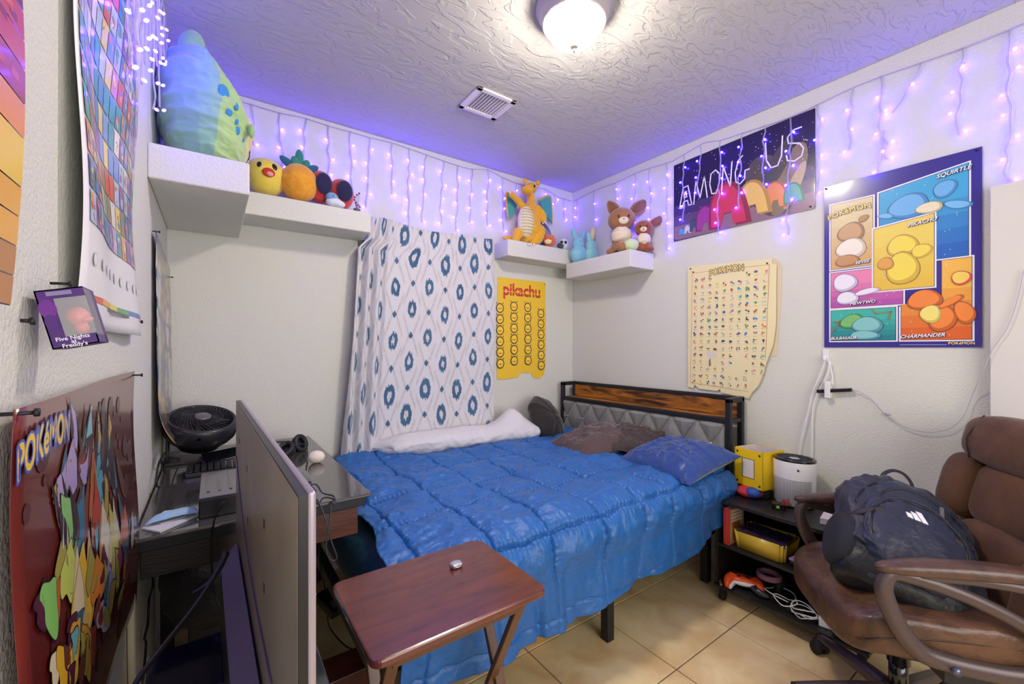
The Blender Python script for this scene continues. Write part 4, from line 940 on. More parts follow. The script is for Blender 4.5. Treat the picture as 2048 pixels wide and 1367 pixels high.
# brown long-eared plushes
def brownie(label, X_, px, py, s, m_, mcol, ears, open_mouth=False, yaw=0):
    q = P(px, py, X=X_); b0 = Vector((q.x, q.y, z4)); t = thing('plush_toy', label, 'toy', b0)
    d = Vector((-.75, -.66, 0)).normalized(); r_ = Vector((-d.y, d.x, 0)) * 1; r_ = Vector((.66, -.75, 0)).normalized()
    f = lambda a, b, c_: b0 + r_ * a * s + d * b * s + Vector((0, 0, c_ * s))
    mb = MB(); mb.ell(f(0, 0, .10), (.075 * s, .075 * s, .11 * s), n=20).ell(f(0, .0, .06), (.09 * s, .09 * s, .065 * s), n=20)
    for a_ in (-1, 1): mb.tube([f(a_ * .03, .04, .14), f(a_ * .035, .075, .07), f(a_ * .035, .09, .02)], [.03 * s, .026 * s, .024 * s], 12)
    for a_ in (-1, 1): mb.ell(f(a_ * .075, .05, .03), (.045 * s, .045 * s, .03 * s), n=14)
    obj('body', mb, m_, t, remesh=.006)
    hc = f(0, .01, .285); rh = (.105 * s, .105 * s, .092 * s)
    obj('head', MB().ell(hc, rh, n=32), m_, t)
    obj('chest', MB().ell(f(0, .045, .150), (.085 * s, .075 * s, .07 * s), n=48, fn=lambda p: p * (1 + .05 * math.sin(9 * math.atan2(p.z, p.x)))), plush_mat('cream_fur', 'e4d3ac', 'efe3c6'), t, label='fluffy cream chest')
    face(t, hc, rh, yaw, -.28, (.038 * s, .028 * s), plush_mat('cream_fur', 'e4d3ac', 'efe3c6'), 'muzzle', .012 * s)
    for a_ in (-.42, .42): face(t, hc, rh, a_ * .85 + yaw, .08, (.010 * s, .011 * s), eye_m, 'eye', .006 * s)
    face(t, hc, rh, yaw, -.16, (.009 * s, .006 * s), eye_m, 'nose', .014 * s)
    if open_mouth: face(t, hc, rh, yaw, -.32, (.012 * s, .010 * s), mat('red_felt', 'c8342c', .8), 'mouth', .016 * s)
    else: face(t, hc, rh, yaw, -.30, (.012 * s, .0016 * s), eye_m, 'mouth', .012 * s)
    for tipx, w_ in ears:
        e0 = f(tipx[0] * .3 if abs(tipx[0]) < .3 else .07, 0, .335); e1 = f(*tipx); md = (e0 + e1) / 2
        ax = (e1 - e0); Lh = ax.length / 2; Zx = ax.normalized(); Yx = Zx.cross(d).normalized(); Xx = Yx.cross(Zx)
        M_ = Matrix((Yx, Xx, Zx)).transposed().to_4x4()
        shp = lambda k: (lambda p: Vector((p.x * (1 - .25 * p.z / (Lh * k)), p.y, p.z)))
        e_ = obj('ear', MB().ell(md, (w_ * s, .014 * s, Lh * 1.1), M_, 20, e=1.15, fn=shp(1.1)), m_, t)
        obj('inner_ear', MB().ell(md + d * .012 * s, (w_ * .68 * s, .008 * s, Lh * .85), M_, 18, e=1.15, fn=shp(.85)), plush_mat('inner_' + mcol, '7c5238', '8a5e42'), e_)
    return t, f
brownie('large brown long-eared plush with fluffy cream chest on right ledge', 2.52, 1243, 505, .96, plush_mat('tan_brown_plush', '9c6a40', 'ae7a4c'), '4c3a30', (((-.10, 0, .44), .045), ((.23, -.03, .44), .05)), yaw=.15)
brownie('smaller glossy brown plush with open mouth leaning on the larger one', 2.56, 1287, 498, .62, plush_mat('copper_plush', '8c4a30', 'a85c3c'), '2a2038', (((.42, -.03, .45), .055),), True)
q = P(1262, 500, X=2.44)
t = thing('plush_toy', 'small pale green round cushion toy before the large brown plush', 'toy', (q.x, q.y, z4))
obj('body', MB().ell((q.x, q.y, z4 + .045), (.06, .05, .045), n=26), plush_mat('pale_green_plush', 'c4d8a0', 'd4e4b4'), t)
obj('side', MB().ell((q.x - .045, q.y + .045, z4 + .035), (.045, .045, .034), n=20), plush_mat('tan_brown_plush', '9c6a40'), t)

# ---------------------------------------------------------------- icicle lights
bulb_m = mat('led_bulb', 'd8e0ff', .3, emit='4c2cff', estr=46)
bulb_me = bpy.data.meshes.new('bulb'); bm = bmesh.new(); bmesh.ops.create_icosphere(bm, subdivisions=1, radius=.0062, matrix=Matrix.Diagonal((1, 1, 1.35, 1))); bm.to_mesh(bulb_me); bm.free(); bulb_me.materials.append(bulb_m)
for p_ in bulb_me.polygons: p_.use_smooth = True
r4 = random.Random(21)
def icicle(label, cordpts, drops, N_, tang):
    """drops: list of (top point, bottom point)"""
    t = thing('icicle_lights', label, 'lights', cordpts[0]); N_ = Vector(N_); tang = Vector(tang)
    obj('cord', MB().tube(cordpts, .0028, 6, 2), wire_m, t)
    for a_, b_ in drops:
        a_, b_ = Vector(a_), Vector(b_); L_ = (a_ - b_).length; n_ = max(2, int(L_ / .085)); pts = []
        for k in range(n_ * 2 + 1):
            f_ = k / (n_ * 2); pts.append(a_.lerp(b_, f_) + tang * r4.uniform(-.009, .009) + N_ * r4.uniform(0, .006))
        st_ = MB().tube(pts, .0016, 5, 2).tube([p_ + tang * .004 + N_ * .002 for p_ in pts], .0012, 5, 2)
        so = obj('strand', st_, wire_m, t)
        for k in range(1, n_ + 1):
            p_ = pts[min(2 * k, len(pts) - 1)]; q_s = r4.choice((-1, 1)); tip = p_ + tang * q_s * r4.uniform(.012, .022) + N_ * r4.uniform(.004, .012) + Vector((0, 0, r4.uniform(-.006, .01)))
            o = bpy.data.objects.new('bulb', bulb_me); o.location = WM[t].inverted() @ tip; link(o, t)
            o.rotation_euler = (0, R(60) * q_s, 0)
            if N_.x > .5: o.scale = (.8, .8, .8)
    return t
yB = YB - .008
cb_ = [P(x, y, Y=yB) for x, y in ((345, 160), (420, 185), (500, 208), (557, 225), (610, 236), (658, 252), (700, 263), (740, 275), (783, 285), (818, 297), (852, 309), (886, 321), (916, 331), (944, 338), (975, 339), (1004, 354), (1032, 366), (1060, 372), (1090, 378), (1120, 395), (1143, 402))]
dropsB = [(P(x, y, Y=yB), P(x + dx_, y2, Y=yB)) for x, y, dx_, y2 in ((352, 165, 0, 300), (400, 178, 0, 300), (452, 195, 0, 290), (500, 208, 6, 290), (557, 225, 8, 335), (610, 236, -4, 325), (658, 252, -3, 350), (700, 263, 3, 385), (740, 275, -8, 415), (783, 285, 0, 388), (818, 297, -3, 452), (852, 309, -10, 445), (886, 321, -6, 448), (916, 331, -4, 462), (944, 338, -6, 445), (975, 339, 0, 452), (1004, 354, 2, 462), (1032, 366, -2, 400), (1090, 378, 2, 400), (1108, 390, 2, 410), (1128, 395, 0, 440))]
icicle('icicle light string along the top of the back wall', cb_, dropsB, (0, -1, 0), (1, 0, 0))
xR = XR - .008
cr_ = [P(x, y, X=xR) for x, y in ((1148, 402), (1190, 380), (1232, 365), (1272, 346), (1305, 334), (1345, 322), (1405, 287), (1440, 281), (1485, 266), (1530, 252), (1583, 233), (1640, 207), (1700, 178), (1765, 152), (1848, 124), (1925, 97), (2024, 58), (2110, 20))]
dropsR = [(P(x, y, X=xR), P(x + dx_, y2, X=xR)) for x, y, dx_, y2 in ((1155, 398, 0, 432), (1190, 380, -2, 440), (1232, 365, 0, 400), (1272, 346, -4, 470), (1300, 337, 2, 440), (1335, 325, 0, 500), (1368, 310, 0, 440), (1403, 292, -6, 385), (1442, 281, -6, 470), (1485, 266, -8, 415), (1530, 250, -4, 372), (1583, 233, -8, 470), (1640, 207, -4, 385), (1704, 180, -4, 300), (1765, 152, -6, 345), (1848, 124, -60, 225), (1925, 97, -10, 272), (2024, 58, -10, 365), (2090, 30, 0, 300))]
dropsR.append((P(1770, 260, X=xR), P(1772, 320, X=xR)))
icicle('icicle light string along the top of the right wall', cr_, dropsR, (-1, 0, 0), (0, 1, 0))
xL = XL + .035
ys_ = [.70, .85, 1.0, 1.15, 1.3, 1.45, 1.55, 1.64, 1.75, 1.85, 1.95, 2.08, 2.2, 2.35, 2.5, 2.7]
cl_ = [Vector((xL, y, CEIL - .10 + .01 * math.sin(y * 9))) for y in ys_]
dropsL = []
for y, zb_ in ((.78, 2.15), (.88, 2.3), (.98, 2.0), (1.10, 2.2), (1.22, 2.0), (1.33, 2.1), (1.42, 2.05), (1.52, 2.15), (1.60, 2.2), (1.66, 2.3), (1.72, 2.12), (1.80, 2.3), (1.88, 2.2), (1.96, 2.4), (2.04, 2.45), (2.12, 2.5), (2.2, 2.45), (2.3, 2.4), (2.4, 2.35), (2.5, 2.3), (2.6, 2.4)): dropsL.append((Vector((xL, y, CEIL - .10)), Vector((xL, y + .01, zb_))))
icicle('icicle light string bunched along the top of the left wall', cl_, dropsL, (1, 0, 0), (0, 1, 0))

# ---------------------------------------------------------------- desk and what stands on it
DZ = .844
t = thing('desk', 'dark desk with glossy black glass top and reddish wood apron', 'desk', (.15, 2.1, 0))
mah = mat('mahogany', '6a3420', .4, bump=(30, .1, 4), var=(6, '3c1c16', .22, 1.2), stretch=(1, 1, 7))
dkw = mat('dark_walnut', '2c1c1c', .45, bump=(30, .1, 4), var=(6, '1c1214', .25), stretch=(1, 1, 7))
obj('glass_top', MB().box((XL + .012, 1.535, DZ - .012), (.47, 2.745, DZ)), mat('smoked_glass', '4a4846', .06, coat=.4, spec=.8), t, bev=.004)
obj('desktop', MB().box((XL + .014, 1.55, DZ - .045), (.455, 2.74, DZ - .013)), blackm, t, bev=.003)
obj('apron', MB().box((XL + .02, 1.585, DZ - .135), (.205, 1.605, DZ - .046)), dkw, t, bev=.002, label='dark brown apron board')
obj('apron', MB().box((.207, 1.585, DZ - .155), (.435, 1.605, DZ - .046)).box((.415, 1.606, DZ - .155), (.435, 2.73, DZ - .046)), mah, t, bev=.002, label='reddish brown apron boards')
for x, y in ((XL + .04, 2.2), (.20, 1.75), (XL + .04, 2.70), (.375, 2.70)): obj('leg', MB().box((x - .022, y - .022, 0), (x + .022, y + .022, DZ - .046)), blackm, t, bev=.002)
# fan
c0 = P(403, 846, Y=2.48); c0.z = 1.0
t = thing('desk_fan', 'round black desk fan tilted to face upward on the glass desk', 'fan', (c0.x, c0.y, DZ))
Mf2 = Matrix.Translation(c0) @ Matrix.Rotation(R(20), 4, 'X') @ Matrix.Rotation(R(6), 4, 'Y')
hs = MB(Mf2).lathe([(.05, -.105), (.085, -.10), (.088, -.06), (.125, -.055), (.142, -.03), (.145, .0), (.142, .03), (.134, .043), (.126, .043), (.120, .034), (.115, -.02), (.09, -.045), (.03, -.05)], n=56)
obj('housing', hs, mat('fan_black', '1d1c22', .4, coat=.2), t)
gr = MB(Mf2)
for k in range(36):
    a0 = 2 * math.pi * k / 36; gr.tube([(.032 * math.cos(a0), .032 * math.sin(a0), .047), (.065 * math.cos(a0 + .28), .065 * math.sin(a0 + .28), .052), (.098 * math.cos(a0 + .62), .098 * math.sin(a0 + .62), .048), (.125 * math.cos(a0 + .8), .125 * math.sin(a0 + .8), .040)], .0016, 5, 2)
gr.tube([(.08 * math.cos(a), .08 * math.sin(a), .050) for a in [2 * math.pi * k / 24 for k in range(24)]], .0012, 5, 1, closed=True)
obj('grille', gr, mat('grille_grey', '3a3a42', .3, .4), t)
obj('hub', MB(Mf2).lathe([(.034, .044), (.034, .052), (.028, .056), (.002, .057)], n=24), mat('hub_grey', '6e6a74', .3, .3), t)
bl_ = MB(Mf2)
for k in range(5):
    a0 = 2 * math.pi * k / 5; bl_.add([(.03 * math.cos(a0), .03 * math.sin(a0), .02), (.11 * math.cos(a0 + .1), .11 * math.sin(a0 + .1), .028), (.112 * math.cos(a0 + .75), .112 * math.sin(a0 + .75), 0), (.03 * math.cos(a0 + 1), .03 * math.sin(a0 + 1), .0)], [(0, 1, 2, 3)])
obj('blades', bl_, blackp, t, solid=.002)
bk_ = MB()
for s_ in (-1, 1):
    ax = c0 + Vector((s_ * .152, 0, -.01)); bk_.prism([(-.03, 0), (.03, 0), (.036, .02), (-.036, .02)], 0, .01, Matrix.Translation(ax))
    bk_ = bk_
yk = MB()
for s_ in (-1, 1):
    xx = c0.x + s_ * .154
    if xx < XL + .02: xx = XL + .022
    yk.tube([(xx, c0.y, c0.z - .0), (xx, c0.y - .01, c0.z - .07), (xx, c0.y - .005, DZ + .012)], [.026, .034, .05], 12, 3, flat=.22, up=(1, 0, 0))
yk.box((max(c0.x - .16, XL + .02), c0.y - .085, DZ), (c0.x + .16, c0.y + .075, DZ + .014))
obj('stand', yk, mat('fan_black', '1d1c22', .4, coat=.2), t, bev=.003)
obj('knob', MB().lathe([(.018, 0), (.018, .012), (.002, .016)], (max(c0.x - .17, XL + .03) + .11, c0.y - .125, c0.z - .03), 16, rot3((90, 0, 0))), blackg, t)
# stacked black tray / binder behind TV
q = P(400, 915, Z=DZ)
t = thing('keyboard', 'black glossy keyboard and tray in front of the fan', 'keyboard', (.0, 2.2, DZ))
obj('body', MB().box((-.09, 2.13, DZ), (.12, 2.30, DZ + .018)), blackg, t, bev=.004)
ky = MB()
for i in range(9):
    for j in range(4): ky.cbox((-.075 + i * .0225, 2.155 + j * .035, DZ + .021), (.018, .028, .006))
obj('keys', ky, blackp, t, bev=.002)
t = thing('tablet_case', 'dark folded tablet case lying by the fan foot', 'case', (.05, 2.33, DZ))
obj('cover', MB(RM((.045, 2.38, DZ + .012), (8, 0, 12))).box((-.09, -.05, -.004), (.1, .05, .006)), mat('case_grey', '55525c', .25, coat=.4), t, bev=.003)
obj('flap', MB(RM((.05, 2.36, DZ + .032), (14, -4, 12))).box((-.085, -.05, -.002), (.09, .05, .003)), blackg, t, bev=.002)
# envelope and blue cloth
A_ = [P(x, y, Z=DZ + .004) for x, y in ((283, 1056), (320, 1064), (412, 1023), (372, 1014))]
t = tag(obj('envelope', MB().add([a + Vector((0, 0, .002)) for a in A_] + [a - Vector((0, 0, .003)) for a in A_], [(0, 1, 2, 3), (7, 6, 5, 4), (0, 4, 5, 1), (1, 5, 6, 2), (2, 6, 7, 3), (3, 7, 4, 0)]), white_p, loc=tuple(A_[0])), 'white envelope lying on the front left of the glass desk', 'paper')
A_ = [P(x, y, Z=DZ + .007) for x, y in ((303, 1038), (322, 1048), (372, 1032), (362, 1018), (330, 1022))]
tag(obj('note', MB().add(A_ + [a + Vector((0, 0, .002)) for a in A_], [(4, 3, 2, 1, 0), (5, 6, 7, 8, 9)] + [(i, (i + 1) % 5, 5 + (i + 1) % 5, 5 + i) for i in range(5)]), white_p, loc=tuple(A_[0])), 'small white slip on top of the envelope', 'paper')
q = P(348, 1030, Z=DZ + .013)
U = np.linspace(-1, 1, 26)[:, None] + np.zeros((1, 20)); V = np.zeros((26, 1)) + np.linspace(-1, 1, 20)[None]
tag(grid_obj('cloth', q.x + .055 * U * (1 - .15 * V), q.y + .035 * V + .01 * U, q.z + .010 * (1 - U ** 2) * (1 - .6 * abs(V)) + .005 * fbm(U * 3, V * 3), mat('pale_blue_cloth', 'a8cdec', .8), None, solid=.002), 'pale blue cleaning cloth on the white envelope', 'cloth')
# router
q = P(428, 1050, Z=DZ)
t = thing('router', 'grey and black slotted box next to the television', 'router', (.02, 1.75, DZ))
obj('body', MB().box((-.035, 1.60, DZ), (.12, 1.93, DZ + .06)), blackp, t, bev=.004)
obj('cover', MB().box((-.034, 1.605, DZ + .06), (.118, 1.925, DZ + .064)), mat('case_grey', '55525c', .25, coat=.4), t, bev=.001)
for k in range(4): obj('slot', MB().box((-.015 + k * .03, 1.66, DZ + .064), (-.007 + k * .03, 1.88, DZ + .067)), blackg, t)
# headphones
q1, q2 = P(598, 887, Z=DZ + .035), P(572, 900, Z=DZ + .03)
t = thing('headphones', 'black over-ear headphones lying on the glass desk', 'headphones', (q1.x, q1.y, DZ))
for q, e_ in ((q1, (70, 0, 35)), (q2, (35, 0, -30))):
    M_ = RM(q, e_); ec = obj('ear_cup', MB(M_).lathe([(.01, -.02), (.034, -.018), (.042, -.004), (.040, .006)], n=28), blackp, t)
    obj('cushion', MB(M_).tube([(.030 * math.cos(a), .036 * math.sin(a), .012) for a in [2 * math.pi * k / 20 for k in range(20)]], .012, 10, 1, closed=True), mat('black_leatherette', '1a1a1e', .5), ec)
obj('headband', MB().tube([q2 + Vector((-.01, -.03, .0)), q2 + Vector((-.10, .0, .01)), q2 + Vector((-.14, .07, .015)), q1 + Vector((-.09, .06, .01)), q1 + Vector((-.01, .03, .0))], .010, 8, flat=.5), blackp, t)
obj('wire', MB().tube([q2 + Vector((.03, .01, .01)), q2 + Vector((.07, .01, .02)), q2 + Vector((.09, -.03, .0)), P(612, 938, Z=DZ + .003)], .0022, 6), blackp, t)
q = P(633, 913, Z=DZ + .028)
tag(obj('ball', MB().ell(q, (.036, .03, .028), n=32, fn=lambda p: p * (1 + .08 * (float(fbm(np.array(p.x * 60 + 5), np.array(p.z * 60 + p.y * 40))) - .5))), mat('crumpled_white', 'e0d6ca', .8), loc=tuple(q)), 'crumpled white ball near the headphones', 'ball')
q = P(590, 975, Z=DZ + .0)
t = thing('cable_box', 'low black box with cables at the right front of the glass desk', 'box', (.22, 1.72, DZ))
p_ = P(633, 1000, Z=DZ)
obj('body', MB().box((p_.x - .17, p_.y, DZ), (p_.x, p_.y + .12, DZ + .035)), blackp, t, bev=.003)
obj('body_top', MB().box((p_.x - .16, p_.y + .03, DZ + .035), (p_.x - .01, p_.y + .16, DZ + .06)), blackg, t, bev=.003)
c1 = [P(610, 972, Z=DZ + .065), P(632, 968, Z=DZ + .05), P(645, 985, Z=DZ + .01), P(668, 992, Z=DZ + .006), P(670, 1010, Z=DZ + .006)]
fr = [Vector((c1[-1].x, 1.525, DZ - .0)), P(660, 1045, Y=1.50), P(652, 1090, Y=1.50), P(660, 1118, Y=1.50), P(674, 1115, Y=1.50), P(662, 1080, Y=1.50), P(655, 1050, Y=1.50), Vector((P(640, 1010, Z=DZ).x, 1.525, DZ + .004)), P(628, 996, Z=DZ + .005), P(612, 992, Z=DZ + .06)]
tag(obj('cable', MB().tube(c1 + fr, .0028, 6), mat('grey_cable', '3c3c44', .5), loc=tuple(c1[0])), 'thin dark cable looping over the front edge of the glass desk', 'cable')

# ---------------------------------------------------------------- television on a low stand
SZ = .55
t = thing('tv_stand', 'low dark greenish glass and wood stand beneath the television', 'stand', (.02, .9, 0))
gl = mat('stand_glass', '4e5654', .12, coat=.5)
obj('top', MB().box((XL + .06, .35, SZ - .02), (.235, 1.385, SZ)), gl, t, bev=.003)
obj('shelf', MB().box((XL + .06, .35, .22), (.22, 1.37, .24)), dkw, t, bev=.003)
for x in (XL + .075, .20):
    for y in (.38, 1.35): obj('leg', MB().box((x - .015, y - .015, 0), (x + .015, y + .015, SZ - .02)), blackm, t)
obj('side_board', MB().box((XL + .07, .36, .02), (XL + .085, 1.36, SZ - .021)), mat('grey_oak', '8a8272', .5, bump=(30, .2, 4), var=(8, '6c6658', .3), stretch=(4, 1, 1)), t)
TX0, TY0, TY1 = .078, .505, 1.50; TZ0, TZ1 = .62, 1.2165
Mt = Matrix.Translation((.078, .493, 0)) @ Matrix.Rotation(R(1.0), 4, 'Z')
t = thing('television', 'large flat television seen from its grey back on the low stand', 'television', (.06, 1.0, SZ))
silv = mat('silver_bezel', 'b0a6b4', .3, .6)
tvb = mat('tv_back', 'bdb7ae', .36, .4, var=(3, '98928a', .3))
T0, T1 = 0.0, 1.0
obj('back_panel', MB(Mt).box((-.0040, .004, TZ0), (.002, T1 - .004, TZ1 - .004)), tvb, t, bev=.002)
obj('bezel', MB(Mt).box((.005, T0, TZ0 - .004), (.014, T1, TZ1)), silv, t, bev=.003)
obj('edge_band', MB(Mt).box((-.0036, .001, TZ0 - .002), (.0055, T1 - .001, TZ1 - .002)), blackp, t)
obj('screen', MB(Mt).box((.014, .012, TZ0 + .012), (.0148, T1 - .012, TZ1 - .012)), blackg, t)
lowm = mat('tv_plastic', '2c2a31', .5, bump=(400, .2, 1))
dust = mat('dusty_plastic', '6b6482', .95, bump=(300, .4, 3))
m = MB(Mt); m.add([(-.008, .10, TZ0), (-.008, .90, TZ0), (-.008, .88, .835), (-.008, .12, .80), (-.046, .12, TZ0), (-.046, .88, TZ0), (-.046, .84, .81), (-.046, .16, .775)], [(4, 5, 6, 7), (0, 4, 7, 3), (1, 2, 6, 5), (3, 7, 6, 2), (0, 1, 5, 4)])
lh = obj('rear_housing', m, lowm, t, bev=.006)
m = MB(Mt); m.add([(-.009, .125, .804), (-.009, .875, .839), (-.046, .838, .814), (-.046, .162, .779)], [(0, 1, 2, 3)]); obj('dusty_ledge', m, dust, t, solid=.002, label='dusty top ledge of the rear housing')
gv = MB(Mt).tube([(-.0045, .95, 1.06), (-.0045, .80, .985), (-.0045, .62, .93), (-.0045, .45, .90), (-.0045, .2, .89)], .0022, 5)
obj('vent_line', gv, mat('vent_violet', '3a3560', .6), t)
for y_, z_ in ((.86, 1.12), (.62, 1.10), (.30, 1.085), (.60, .99), (.30, .98)): obj('screw_hole', MB(Mt).box((-.0048, y_ - .005, z_ - .007), (-.0038, y_ + .005, z_ + .007)), blackp, t)
pr = MB(Mt)
for k in range(5): pr.box((-.0475, .16 + k * .05, .70), (-.0458, .19 + k * .05, .72))
obj('ports', pr, blackg, t)
for y_ in (.2, .8): obj('foot', MB(Mt).bar((0, y_, TZ0), (-.08, y_, SZ + .004), .03, .008).bar((0, y_, TZ0), (.09, y_, SZ + .004), .03, .008), blackp, t)
obj('side_vent', MB(Mt).box((-.0048, .02, TZ0 + .02), (-.0038, .09, .86)), lowm, t)
pwr = [P(452, 1105, Y=1.12), P(441, 1130, Y=1.10), P(415, 1175, Y=1.05), P(380, 1225, Y=1.0), P(340, 1275, Y=.95), P(300, 1325, Y=.90), P(268, 1372, Y=.86), P(250, 1420, Y=.83)]
tag(obj('power_cable', MB().tube(pwr, [.008, .007, .0045, .0045, .0045, .0045, .0045, .0045], 8), blackp, loc=tuple(pwr[0])), 'thick black power cable running down from the television back', 'cable')
cc = [P(448, 1003, Y=1.52), P(430, 1035, Y=1.52), P(424, 1080, Y=1.52), P(424, 1140, Y=1.52), P(430, 1190, Y=1.52), P(440, 1215, Y=1.50)]
tag(obj('cable', MB().tube(cc, .003, 6), blackp, loc=tuple(cc[0])), 'thin black cable hanging from the grey slotted box', 'cable')
cc = [P(304, 1138, X=XL + .012), P(306, 1170, X=XL + .012), P(298, 1200, X=XL + .012), P(296, 1245, X=XL + .012), P(289, 1275, X=XL + .012), P(292, 1290, X=XL + .012), P(285, 1367, X=XL + .012)]
tag(obj('cable', MB().tube(cc, .0035, 6), blackp, loc=tuple(cc[0])), 'black cable running down the left wall under the desk', 'cable')
cc = [P(262, 1190, X=XL + .01), P(263, 1290, X=XL + .01), P(265, 1420, X=XL + .01)]
tag(obj('wire_cover', MB().tube(cc, .009, 8), mat('cream_plastic', 'd8d0b4', .5), loc=tuple(cc[0])), 'pale vertical tube on the left wall below the red poster', 'tube')
cc = [P(330, 905, X=XL + .03), P(318, 925, X=XL + .02), P(312, 965, X=XL + .02), P(320, 972, X=XL + .025), P(328, 945, X=XL + .03), P(324, 915, X=XL + .03), P(360, 916, Z=DZ + .012), P(390, 914, Z=DZ + .006)]
tag(obj('cable', MB().tube(cc, .0035, 6), blackp, loc=tuple(cc[0])), 'looped black fan cable on the glass desk by the left wall', 'cable')
# game console box on the stand
q0 = P(300, 1290, Z=SZ + .0)
t = thing('black_case', 'black glossy lidded case on the stand behind the television', 'box', (-.06, 1.24, SZ))
obj('body', MB().box((XL + .065, 1.12, SZ), (.045, 1.375, SZ + .05)), blackp, t, bev=.006)
obj('lid', MB(RM((-.04, 1.25, SZ + .062), (-7, 0, 3))).box((-.085, -.135, -.008), (.085, .14, .006)), mat('navy_gloss', '15142a', .15, coat=.5), t, bev=.006)
t = thing('bag', 'dark crumpled bag beneath the desk against the left wall', 'bag', (.0, 1.75, .4))
obj('body', MB().ell((.01, 1.80, .60), (.15, .16, .17), n=40, e=.8, fn=lambda p: p * (1 + .10 * (float(ridge(np.array(p.x * 14 + 9), np.array(p.z * 14 + p.y * 9))) - .4))), mat('black_bag', '15141a', .5, bump=(60, .3, 3)), t)
obj('strap', MB().tube([(-.05, 1.62, .62), (-.01, 1.60, .65), (.03, 1.60, .70)], .004, 6), mat('violet_strap', '5a5486', .5), t)
tag(obj('storage_box', MB().box((XL + .12, 1.80, 0), (.17, 2.15, .43)), mat('dark_box', '1a171c', .6), bev=.005, loc=(0.05, 1.9, 0)), 'dark storage box under the desk supporting the black bag', 'box')
# cup
q = P(606, 1250, Z=SZ)
q = Vector((.16, 1.23, SZ))
q = P(603, 1268, Z=SZ)
t = thing('paper_cup', 'blue and white lidded drink cup on the stand behind the screen', 'cup', q)
obj('cup', MB().lathe([(.026, 0), (.036, .10)], q, 28), mat('cup_white', 'e8ecf4', .4), t)
obj('band', MB().lathe([(.0285, .018), (.0345, .075)], q, 28, cap=False), mat('cup_blue', '2a78c0', .4), t, label='blue printed band')
obj('lid', MB().lathe([(.038, .10), (.039, .106), (.035, .11), (.034, .118), (.028, .118), (.002, .114)], q, 28), white_p, t)
# power brick and little box on the floor
fq = P(660, 1215, Z=.12)
t = thing('power_adapter', 'black power adapter under the desk beside the bed foot', 'adapter', (.33, 1.72, 0))
mm = RM(P(660, 1205, Z=.16), (20, 0, 25)); b_ = obj('body', MB(mm).box((-.035, -.07, -.022), (.035, .07, .02)), blackp, t, bev=.004)
obj('sticker', MB(mm).box((-.018, -.05, .02), (.018, -.01, .0208)), mat('grey_sticker', '6c6c74', .5), t)
cc = [P(640, 1085, Z=.5), P(640, 1130, Z=.35), P(652, 1180, Z=.2), P(660, 1200, Z=.17)]
obj('wire', MB().tube(cc, .003, 6), blackp, t)
cc = [P(655, 1225, Z=.12), P(660, 1255, Z=.05), P(690, 1290, Z=.02), P(715, 1302, Z=.02), P(716, 1316, Z=.02), P(700, 1322, Z=.02)]
obj('wire', MB().tube(cc, .003, 6), blackp, t)
bq = P(690, 1345, Z=.10); tag(obj('small_box', MB().box((bq.x - .07, bq.y - .06, 0), (bq.x + .08, bq.y + .08, .13)), mah, bev=.004, loc=(bq.x, bq.y, 0)), 'small dark wooden box on the floor by the tray table leg', 'box')
bq = P(1088, 1283, Z=0); tag(obj('cardboard_box', MB(RM((bq.x - .03, bq.y + .09, 0), (0, 0, -8))).box((-.13, -.08, 0), (.07, .12, .11)), mat('cardboard', 'b08438', .8, bump=(60, .2, 3)), bev=.003, loc=(bq.x, bq.y, 0)), 'tan cardboard box pushed beneath the bed', 'box')
bq = P(1322, 1147, Z=0.0); tag(obj('ball', MB().ell((bq.x, bq.y + .03, .04), (.045, .03, .04), n=28), mat('green_felt', '7cb848', .8), loc=(bq.x, bq.y, 0)), 'small green ball on the floor under the bed', 'ball')

# ---------------------------------------------------------------- tray table
t = thing('tray_table', 'reddish wooden folding tray table beside the bed', 'table', (.51, 1.09, 0))
cher = mat('cherry_wood', '7a3a2c', .22, coat=.3, bump=(20, .05, 4), var=(5, '4e2424', .28, .8), stretch=(1, 6, 1))
TZ = .70; x0, x1, y0, y1 = .275, .765, .895, 1.275
def rrect(x0, y0, x1, y1, r, n=6):
    o_ = []
    for cx_, cy_, a0 in ((x1 - r, y1 - r, 0), (x0 + r, y1 - r, 90), (x0 + r, y0 + r, 180), (x1 - r, y0 + r, 270)):
        for k in range(n + 1): a_ = R(a0 + 90 * k / n); o_.append((cx_ + r * math.cos(a_), cy_ + r * math.sin(a_)))
    return o_
obj('tabletop', MB().prism(rrect(x0, y0, x1, y1, .028), TZ - .02, TZ), cher, t, bev=.005)
legw = mat('tray_leg_wood', '5c3a24', .4, bump=(20, .1, 4))
for x in (x0 + .055, x1 - .075):
    obj('leg', MB().bar((x, y0 + .03, TZ - .03), (x, y1 - .02, 0), .016, .032, up=(1, 0, 0)), legw, t, bev=.003)
    obj('leg', MB().bar((x + .019, y1 - .075, TZ - .03), (x + .019, y0 - .0, 0), .016, .032, up=(1, 0, 0)), legw, t, bev=.003)
    obj('bolt', MB().ell((x - .012, (y0 + y1) / 2, TZ / 2), (.006, .008, .008), n=12), chrome, t)
obj('rail', MB().bar((x0 + .055, y0 + .035, TZ - .035), (x1 - .075, y0 + .035, TZ - .035), .018, .028), legw, t)
obj('rail', MB().bar((x0 + .055, y1 - .03, .10), (x1 - .056, y1 - .045, .10), .014, .028), legw, t)
q = P(912, 1128, Z=TZ + .009)
tag(obj('foil_ball', MB().ell(q, (.020, .015, .009), n=24, e=.7, fn=lambda p: p * (1 + .35 * (float(fbm(np.array(p.x * 220 + 50), np.array(p.y * 220 + p.z * 150 + 50))) - .5))), mat('foil', 'd4d0d4', .25, .9, bump=(200, .6, 3)), loc=tuple(q)), 'crumpled piece of silver foil on the tray table', 'foil')

